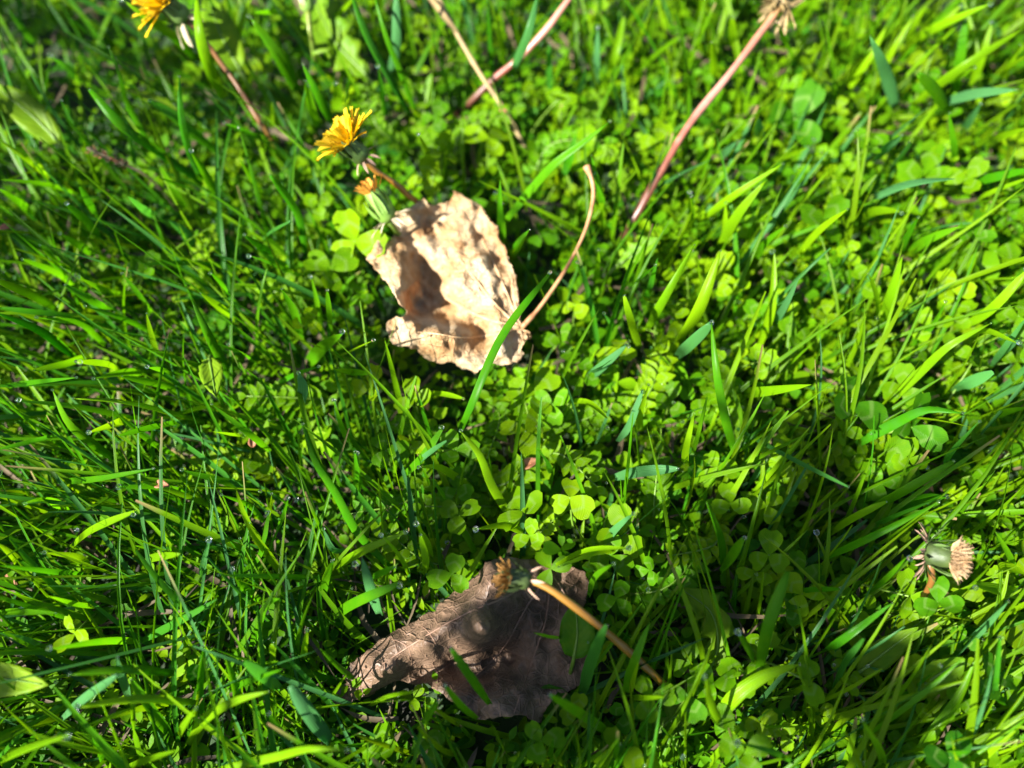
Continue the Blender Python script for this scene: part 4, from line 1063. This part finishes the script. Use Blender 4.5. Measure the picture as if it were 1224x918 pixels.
for strip in ([(785,690),(815,700),(823,720),(812,726)],[(780,700),(786,740),(774,786)],[(790,685),(800,715),(792,750)]):
    S = spline([at(*un('E', [p])[0], 0.037 + 0.002 * math.sin(i * 2)) for i, p in enumerate(strip)], 8)
    a = Acc(); a.add(*blade_geo(S - tan_c, 0.0016, np.array([.2, .1, 1.0]), fold=.4, cut=True), (0.5, 1))
    link("torn_strip", a.mesh("torn_strip", M_TAN), tan_root)

BRN_Z = [(560,130,4),(430,230,3),(330,295,1),(230,350,0),(110,450,-1),(65,545,-3),(140,555,-3),(200,520,-1),(590,100,10),(580,150,14),(590,250,17),(592,328,20),(520,300,15),(465,312,14),(380,375,11),(270,445,6),
         (500,235,9),(400,290,6),(350,320,5),(200,430,3),(615,345,2),(560,375,2),(470,375,-2),(380,440,-6),(300,485,-6),(600,450,-10),(700,420,-10),(500,450,-9),(750,300,-6),(640,250,6),(690,220,2),(700,150,2),
         (800,130,-1),(900,150,-3),(850,400,-9),(920,450,-6),(430,510,-1),(560,605,3),(600,545,6),(690,560,6),(765,610,0),(640,500,-2),(500,530,2),(560,510,0),(820,220,-4)]
brn_veins = [[(800,120),(660,200),(500,270),(330,370),(90,535)],[(800,120),(720,240),(640,380),(560,460),(480,520)],[(800,120),(790,260),(740,420),(680,590)],[(800,120),(860,220),(880,340),(910,450)]]
brn_side = [[(660,200),(600,160),(575,120)],[(500,270),(470,240),(440,228)],[(500,270),(520,310),(560,340)],[(330,370),(290,350),(250,345)],[(330,370),(340,420),(330,480)],[(220,450),(180,440),(140,430)],
            [(400,325),(370,300),(345,295)],[(400,325),(420,360),(440,400)],[(640,380),(700,400),(780,420)],[(720,240),(680,260),(620,280)],[(790,260),(830,280),(880,290)],[(250,425),(250,460),(240,495)]]
brn_root, brn_c, brn_w = dead_leaf("dead_leaf", 'H', BRN_OUT, BRN_Z, 0.022, 9, M_BROWN, M_BROWNVEIN, 7.0, 2.4,
    "large pinkish brown dead leaf half in shade, ridged, lying under the deadhead flower", brn_veins, brn_side, gain=1.25)

# ------------------------------------------------------------------ dandelions
def petal_mesh(name, L_, W, mat, curl, seed):
    rr = np.random.default_rng(seed)
    nv, nu = 8, 5
    v = np.linspace(0, 1, nv); u = np.linspace(-1, 1, nu)
    hw = W / 2 * (0.45 + 0.55 * np.clip(v * 2.2, 0, 1))
    X = u[None] * hw[:, None]
    teeth = np.array([0.0, -0.05, 0.02, -0.05, 0.0]) * L_
    Y = v[:, None] * L_ + teeth[None] * (v[:, None] > 0.99)
    Z = -curl * L_ * (v ** 2)[:, None] + (u ** 2)[None] * W * 0.18 + rr.normal(0, W * .05, (nv, nu))
    V = np.stack([X, Y, Z], -1).reshape(-1, 3)
    f = np.array([(i * nu + j, i * nu + j + 1, (i + 1) * nu + j + 1, (i + 1) * nu + j) for i in range(nv - 1) for j in range(nu - 1)])
    uv = np.stack([np.tile((u + 1) / 2, nv), np.repeat(v, nu)], -1)
    a = Acc(); a.add(V, f, uv, (0.5, 1)); return a.mesh(name, mat)
PETALS = {}
def petals(mat):
    if mat.name not in PETALS:
        PETALS[mat.name] = [petal_mesh("petal", 1.0, 0.15, mat, c, s) for c, s in ((-.1, 1), (.08, 2), (.2, 3), (0, 4))]
    return PETALS[mat.name]
BRACTS = {}
def bract_mesh(mat):
    if mat.name not in BRACTS:
        c = Acc(); c.add(*leaflet_geo(1.0, 0.24, kind='ovate', fold=.35, cup=.25, nv=7, nu=5, seed=3), (0.5, 1)); BRACTS[mat.name] = c.mesh("bract", mat)
    return BRACTS[mat.name]
def basis(axis):
    a = nrm(np.asarray(axis, float)); x = nrm(np.cross(a, [0.2, 0.3, 0.93])); return x, np.cross(a, x), a
def lathe_geo(prof, origin, axis, k=14, wob=0.06, seed=0):
    rr = np.random.default_rng(seed)
    x, y, a = basis(axis); V = []
    for d, r in prof:
        for j in range(k):
            an = 2 * math.pi * j / k; rad = r * (1 + (wob if j % 2 else -wob))
            V.append(np.asarray(origin) + a * d + (x * math.cos(an) + y * math.sin(an)) * rad)
    f = [(i * k + j, i * k + (j + 1) % k, (i + 1) * k + (j + 1) % k, (i + 1) * k + j) for i in range(len(prof) - 1) for j in range(k)]
    uv = [(j / k, i / max(1, len(prof) - 1)) for i in range(len(prof)) for j in range(k)]
    return np.array(V), np.array(f), np.array(uv)
def dandelion(name, label, base, axis, inv_len, inv_r, pet=None, bracts=None, stem=None, inv_mat=None, seed=0, pappus=None):
    """base: foot of the green cup; axis: where the flower looks; stem: points from the cup down to the ground"""
    rr = np.random.default_rng(seed)
    x, y, a = basis(axis)
    base = np.asarray(base, float)
    S = spline(stem['pts'], 30)
    S[2:-1] += np.cumsum(rr.normal(0, .00012, S[2:-1].shape), 0)
    ft = S[-1].copy()
    root = empty(name, ft)
    link("stem", tube_mesh("stem", S - ft, np.linspace(stem['r'][0], stem['r'][1], 30) * (1 + .08 * np.sin(np.arange(30) * .7 + seed) + rr.normal(0, .02, 30)), stem['mat'], 10), root)
    prof = [(-0.02, .25), (0.0, .55), (.12, .95), (.35, 1.0), (.7, .88), (.95, .80), (1.0, .55)]
    g = lathe_geo([(d * inv_len, r * inv_r) for d, r in prof], base - ft, a, seed=seed)
    ac = Acc(); ac.add(*g, (0.5, 1)); link("flower_cup", ac.mesh("flower_cup", inv_mat or M_INVOL), root)
    tip = base + a * inv_len * 0.85 - ft
    if pet:
        ms = petals(pet['mat'])
        for k in range(pet['n']):
            fr = (k + .5) / pet['n']
            th = pet['spread'] * math.sqrt(fr) + rr.normal(0, .16)
            ph = k * 2.39996 + rr.normal(0, .15)
            d = a * math.cos(th) + (x * math.cos(ph) + y * math.sin(ph)) * math.sin(th)
            side_in = nrm(a - d * (a @ d) + 1e-4)
            o = link("petal", ms[k % 4], root, tuple(tip + (x * math.cos(ph) + y * math.sin(ph)) * inv_r * 0.6 * math.sqrt(fr)), mat_quat(frame_from(d, side_in)))
            s = pet['len'] * rr.uniform(.6, 1.12) * (0.62 + .38 * math.sqrt(fr)); o.scale = (s * pet.get('w', 1), s, s)
    if pappus:
        ac = Acc()
        for k in range(pappus['n']):
            th = pappus['spread'] * math.sqrt(rr.random()); ph = rr.uniform(0, 6.28)
            d = a * math.cos(th) + (x * math.cos(ph) + y * math.sin(ph)) * math.sin(th)
            L_ = pappus['len'] * rr.uniform(.7, 1.1)
            p0 = tip + (x * math.cos(ph) + y * math.sin(ph)) * inv_r * .6 * rr.random()
            ac.add(*blade_geo(np.array([p0, p0 + d * L_ * .5 + rr.normal(0, .0004, 3), p0 + d * L_]), pappus.get('w', .0005), nrm(rr.normal(0, 1, 3)), fold=.3, cut=True), (0.5, 1))
        link("pappus", ac.mesh("pappus", pappus['mat']), root, kind='stuff')
    for (cnt, L_, th0, pos, mat) in bracts or []:
        for k in range(cnt):
            ph = k * 6.283 / cnt + rr.normal(0, .2); th = th0 + rr.normal(0, .18)
            e = x * math.cos(ph) + y * math.sin(ph)
            d = a * math.cos(th) + e * math.sin(th)
            o = link("bract", bract_mesh(mat), root, tuple(base + a * inv_len * pos + e * inv_r * .8 - ft), mat_quat(frame_from(d, e - d * (e @ d) + a * 1e-3)))
            s = L_ * rr.uniform(.75, 1.15); o.scale = (s, s, s)
    tag(root, label, "dandelion")
    return root
def Z(x, y, z): return at(x, y, z)
def axis_px(p0, p1, z0, z1): return at(*p1, z1) - at(*p0, z0)

dandelion("dandelion", "yellow half-open dandelion flower above the tan dry leaf", Z(436,190,.062), axis_px((436,190),(404,158),.062,.074), .011, .0042,
    pet=dict(mat=M_PETAL, n=80, spread=1.2, len=.0136, w=1.2), bracts=[(8,.0065,2.2,.08,M_BRACT_PINK),(10,.010,.25,.3,M_INVOL)],
    stem=dict(pts=[Z(436,190,.062),Z(446,202,.058),Z(470,218,.05),Z(492,236,.04),Z(520,262,.0)], r=(.0013,.0015), mat=M_STEM_BROWN), seed=1)
dandelion("dandelion", "withered closed dandelion head with orange tip touching the tan leaf's top left edge", Z(466,264,.046), axis_px((466,264),(436,216),.046,.058), .0155, .0044,
    pet=dict(mat=M_PETAL_OLD, n=34, spread=.62, len=.0075, w=1.5), bracts=[(10,.009,2.0,.05,M_BRACT),(12,.013,.16,.1,M_INVOL_LIGHT)], inv_mat=M_INVOL_LIGHT,
    stem=dict(pts=[Z(466,264,.046),Z(474,276,.038),Z(480,290,.02),Z(482,300,.0)], r=(.0014,.0015), mat=M_STEM_GREEN), seed=2)
dandelion("dandelion", "yellow dandelion cut by the top edge at upper left, with papery bracts", Z(222,24,.064), axis_px((222,24),(192,0),.064,.074), .012, .0048,
    pet=dict(mat=M_PETAL, n=80, spread=1.25, len=.0145, w=1.2), bracts=[(9,.011,2.25,.1,M_BRACT),(10,.010,.25,.3,M_INVOL)],
    stem=dict(pts=[Z(222,24,.064),Z(240,42,.06),Z(262,72,.052),Z(292,116,.042),Z(322,162,.03),Z(345,200,.0)], r=(.0011,.0013), mat=M_STEM_DULL), seed=3)
dandelion("dandelion", "brown finished dandelion head on an orange stem over the brown leaf", Z(632,693,.06), axis_px((632,693),(588,690),.06,.066), .0088, .0036,
    pet=dict(mat=M_PETAL_BROWN, n=70, spread=1.0, len=.0066, w=1.1), bracts=[(6,.006,2.4,.1,M_BRACT_PINK),(10,.009,.2,.3,M_INVOL_DARK)], inv_mat=M_INVOL_DARK,
    stem=dict(pts=[Z(632,693,.06),Z(650,700,.06),Z(700,735,.055),Z(752,778,.04),Z(788,812,.03),Z(800,828,.0)], r=(.0014,.0016), mat=M_STEM_BROWN), seed=4)
dandelion("dandelion", "closed seed-ready dandelion head with pale tan tuft at the right side", Z(1106,660,.05), axis_px((1106,660),(1146,668),.05,.056), .0095, .0046,
    bracts=[(13,.0075,2.0,.05,M_BRACT_PINK),(9,.008,1.2,.1,M_INVOL),(12,.010,.3,.15,M_INVOL)], inv_mat=M_INVOL_DARK, pappus=dict(mat=M_PAPPUS, n=620, spread=1.15, len=.0074, w=.0004),
    stem=dict(pts=[Z(1106,660,.05),Z(1112,676,.05),Z(1114,692,.046),Z(1104,716,.034),Z(1090,740,.0)], r=(.0012,.0013), mat=M_STEM_DULL), seed=5)
dandelion("dandelion", "spent dandelion with straw-coloured bracts on a long pink stem at the top right", Z(931,10,.06), axis_px((931,10),(950,-18),.06,.062), .008, .0042,
    bracts=[(12,.009,2.5,.1,M_STRAW),(11,.010,2.1,.2,M_STRAW),(9,.010,.6,.2,M_STRAW)], inv_mat=M_STRAW, pappus=dict(mat=M_PAPPUS, n=60, spread=1.0, len=.005, w=.0006),
    stem=dict(pts=[Z(931,10,.06),Z(900,52,.056),Z(868,95,.052),Z(825,150,.045),Z(785,215,.034),Z(752,272,.02),Z(735,300,.0)], r=(.0016,.0019), mat=M_STEM_PINK), seed=6)
dandelion("dandelion", "short reddish dandelion stem slanting down from the top edge, head out of frame", Z(716,-48,.06), axis_px((716,-48),(735,-80),.06,.062), .008, .0042,
    bracts=[(9,.012,1.5,.1,M_BRACT),(9,.012,.9,.2,M_STRAW)], inv_mat=M_STRAW,
    stem=dict(pts=[Z(716,-48,.06),Z(683,-5,.058),Z(655,32,.05),Z(625,65,.04),Z(592,95,.028),Z(562,124,.016),Z(545,140,.0)], r=(.0014,.0018), mat=M_STEM_PINK), seed=7)
dandelion("dandelion", "small pale closed dandelion bud at the top edge above the lobed leaf", Z(368,14,.055), axis_px((368,14),(365,-12),.055,.06), .011, .0034,
    bracts=[(9,.009,.2,.2,M_BRACT)], inv_mat=M_INVOL_LIGHT, pappus=dict(mat=M_PAPPUS, n=60, spread=.4, len=.005, w=.0006),
    stem=dict(pts=[Z(368,14,.055),Z(372,40,.05),Z(375,58,.04),Z(380,90,.0)], r=(.0013,.0013), mat=M_STEM_GREEN), seed=8)

# ------------------------------------------------------------------ shade caster added out of view: small tree shape, leaves aimed at chosen patches
SHX, SHY = SUN_TO.x / SUN_TO.z, SUN_TO.y / SUN_TO.z
M_ADDED_BARK = plain("added_tree_bark", (0.06, 0.045, 0.03), (0.16, 0.12, 0.08), scale=60, rough=0.85, bump=0.8, dist=0.003)
M_ADDED_LEAF = leaf_material("added_tree_leaf", [(0.03, 0.09, 0.01), (0.035, 0.11, 0.006), (0.06, 0.14, 0.005)], [(0.05, 0.17, 0.005), (0.06, 0.2, 0.004), (0.1, 0.22, 0.003)], rough=0.4, spec=0.35, source='obj', vein='side', vamp=0.05, vfreq=60)
def add_shade_tree():
    rr = np.random.default_rng(77)
    foot = np.array([-0.60, -0.50, 0.0])
    root = empty("added_shade_tree", foot)
    T = spline([foot, foot + [0.01, .02, .35], foot + [0.03, 0.03, .75], foot + [0.02, 0.05, 1.2]], 16)
    link("added_trunk", tube_mesh("added_trunk", T - foot, np.linspace(.014, .004, 16), M_ADDED_BARK, 8), root)
    LM = [leaflet_mesh("leaf", M_ADDED_LEAF, 0.046, 0.026, kind='ovate', fold=.2, cup=.2, nv=8, nu=5, seed=90 + k) for k in range(3)]
    clumps = [(694,770,40,14),(650,806,30,7),(600,800,26,4),(690,835,30,4),(985,585,75,4),(90,190,110,6),(210,240,60,2),(250,90,80,3),(60,40,60,3),(500,480,60,5),(600,560,60,3),(330,880,90,2),(120,700,70,2),(930,690,110,5),(980,800,110,5),(600,900,50,3),(880,600,50,2),(760,880,70,3),(1090,880,60,2),(1060,720,50,2)]  # lawn patches to darken: centre, radius and number of added leaves
    for px, py, rad, cnt in clumps:
        tgt = at(px, py, 0.012)
        zc = rr.uniform(.62, .9)
        c = tgt + np.array([SHX, SHY, 1.0]) * zc
        k0 = int(np.clip(rr.integers(4, 11), 0, 15))
        B = spline([T[k0], T[k0] * .5 + c * .5 + [0, 0, .05], c], 10)
        link("added_branch", tube_mesh("added_branch", B - foot, np.linspace(.004, .0015, 10), M_ADDED_BARK, 6), root)
        for k in range(cnt):
            a_ = rr.uniform(0, 6.28); q = math.sqrt(rr.random()) * rad * 1.0
            t2 = at(px + q * math.cos(a_), py + q * math.sin(a_), 0.012); z = zc + rr.normal(0, .04)
            p = t2 + np.array([SHX, SHY, 1.0]) * z
            y = np.array([rr.normal(0, 1), rr.normal(0, 1), rr.normal(0, .3)])
            o = link("leaf", LM[k % 3], root, tuple(p - foot - nrm(y) * .03), mat_quat(frame_from(y, np.array([SUN_TO.x, SUN_TO.y, SUN_TO.z]) + rr.normal(0, .35, 3))))  # added leaf, set between the sun and its patch to block light
            s_ = rr.uniform(.6, 1.05); o.scale = (s_, s_, s_); o.color = (rr.uniform(.2, .8), 1, 0, 1)
    tag(root, "added unseen tree, placed so its leaves shade chosen patches of the lawn", "tree")
add_shade_tree()

# dry straw, seed spike, leaf scraps
S = spline([Z(522,-6,.05),Z(545,38,.044),Z(572,85,.036),Z(605,135,.026),Z(640,200,.012),Z(655,225,.0)], 40)
rad = np.linspace(.0012, .0008, 40); rad[::13] *= 1.35
root = empty("straw_stem", S[-1])
link("stalk", tube_mesh("stalk", S - S[-1], rad, M_STRAW, 8), root)
a = Acc(); a.add(*blade_geo(spline([Z(545,38,.045),Z(530,20,.05),Z(515,0,.052),Z(500,-16,.05)], 8) - S[-1], .003, np.array([0, 0, 1.0])), (0.5, 1))
link("dry_sheath", a.mesh("dry_sheath", M_STRAW), root)
tag(root, "dry straw-coloured stalk slanting down from the top edge left of the red stem", "straw")
S = spline([Z(158,200,.040),Z(130,188,.044),Z(104,177,.046)], 12)
ft = np.array([S[0][0] + .012, S[0][1] - .006, 0])
root = empty("seed_spike", ft)
link("stalk", tube_mesh("stalk", spline(np.concatenate([[ft], S]), 14) - ft, .0006, M_THATCH, 6), root)
grain = leaflet_mesh("grain", M_THATCH, 0.0028, 0.0015, kind='ovate', fold=.6, cup=.3, nv=5, nu=3)
grain2 = leaflet_mesh("grain", M_SCRAP, 0.0028, 0.0015, kind='ovate', fold=.6, cup=.3, nv=5, nu=3)
for k in range(34):
    i = 1 + k % 10; ph = k * 2.4; T = nrm(S[i + 1] - S[i - 1]); x, y, a_ = basis(T)
    e = x * math.cos(ph) + y * math.sin(ph)
    link("grain", grain if k % 3 else grain2, root, tuple(S[i] - ft + e * .0006), mat_quat(frame_from(nrm(T * .8 + e * .7), e + 1e-3)))
tag(root, "dark brown dried seed spike lying among blades near the left edge", "seed spike")
SCR = [(185,580,.045,.006,"small pinkish dead leaf scrap among the fine grass on the left"),(302,535,.03,.005,"small orange-brown scrap between blades left of centre, below the dark blade"),
       (14,272,.045,.006,"orange dead scrap hanging in the grass near the left edge"),(508,481,.02,.004,"tiny pale brown scrap in the dark just under the tan leaf"),
       (625,560,.025,.008,"small reddish twig scrap below the tan leaf beside round clover"),(22,714,.012,.012,"brown crumb of dead leaf in the gap at the left edge"),
       (38,800,.012,.009,"brown crumb of dead leaf beside the yellow pointed leaf"),(1098,575,.02,.007,"reddish scrap in the dark gap under the bent-tipped blade"),
       (985,378,.016,.009,"reddish dead scrap in a dark hollow among the yellow clover"),(606,135,.034,.004,"orange scrap stuck on the straw stalk")]
for i, (px, py, z, s, lab) in enumerate(SCR):
    p = at(px, py, z)
    V, f, uv = leaflet_geo(s, s * .6, kind='ovate', fold=.7, cup=.6, nv=9, nu=5, seed=60 + i)
    V = V @ frame_from([math.cos(i * 1.7), math.sin(i * 1.7), .2], [.3 * math.sin(i), .3, 1]).T
    a = Acc(); a.add(V, f, uv, (0.5, 1))
    o = link("leaf_scrap", a.mesh("leaf_scrap", M_SCRAP), loc=p)
    sol = o.modifiers.new("thickness", 'SOLIDIFY'); sol.thickness = 0.0004
    tag(o, lab, "dead leaf scrap")

# ------------------------------------------------------------------ dew
bm = bmesh.new(); bmesh.ops.create_icosphere(bm, subdivisions=2, radius=1.0)
bm.verts.ensure_lookup_table()
DV = np.array([v.co[:] for v in bm.verts]); DF = np.array([[v.index for v in f.verts] for f in bm.faces]); bm.free()
dew = Acc()
for p in TIPS:
    if rng.random() < 0.75:
        r = rng.uniform(.0003, .0008)
        dew.add(DV * r * np.array([1, 1, .9]) + np.asarray(p) + np.array([0, 0, r * .7]), DF, DV[:, :2], (0.5, 1))
for px, py in placed:
    if rng.random() < 0.6:
        r = rng.uniform(.0004, .0009); p = at(px + rng.normal(0, 9), py + rng.normal(0, 9), rng.uniform(.026, .036))
        dew.add(DV * r + p, DF, DV[:, :2], (0.5, 1))
for p in TIPS[::5]:
    r = rng.uniform(.0008, .0012); p = np.asarray(p)
    dew.add(DV * r * np.array([1, 1, .85]) + p + np.array([rng.normal(0, .0006), rng.normal(0, .0006), r * .6]), DF, DV[:, :2], (0.5, 1))
link("dew_drops", dew.mesh("dew_drops", M_DEW), kind='stuff')

# ------------------------------------------------------------------ plants that look alike in one place are told apart by their order from the top
bpy.context.view_layer.update()
same = {}
for o in COL.objects:
    if o.get('category') in ("clover", "weed") and o.parent is None:
        lv = [c for c in o.children if c.name.startswith('leaflet')]
        q = proj(np.array(o.matrix_world @ Vector(lv[0].location)))
        same.setdefault(o['label'], []).append((q[1], o))
ORD = ["topmost", "second from top", "third from top", "fourth from top", "fifth from top", "sixth from top", "seventh from top", "eighth from top", "ninth from top", "tenth from top"]
for lab, lst in same.items():
    if len(lst) < 2: continue
    lst.sort(key=lambda t: t[0])
    for i, (_, o) in enumerate(lst):
        r_ = "the upper one" if len(lst) == 2 and i == 0 else ("the lower one" if len(lst) == 2 else ("lowest" if i == len(lst) - 1 else ORD[min(i, 9)]))
        o['label'] = lab + ", " + r_
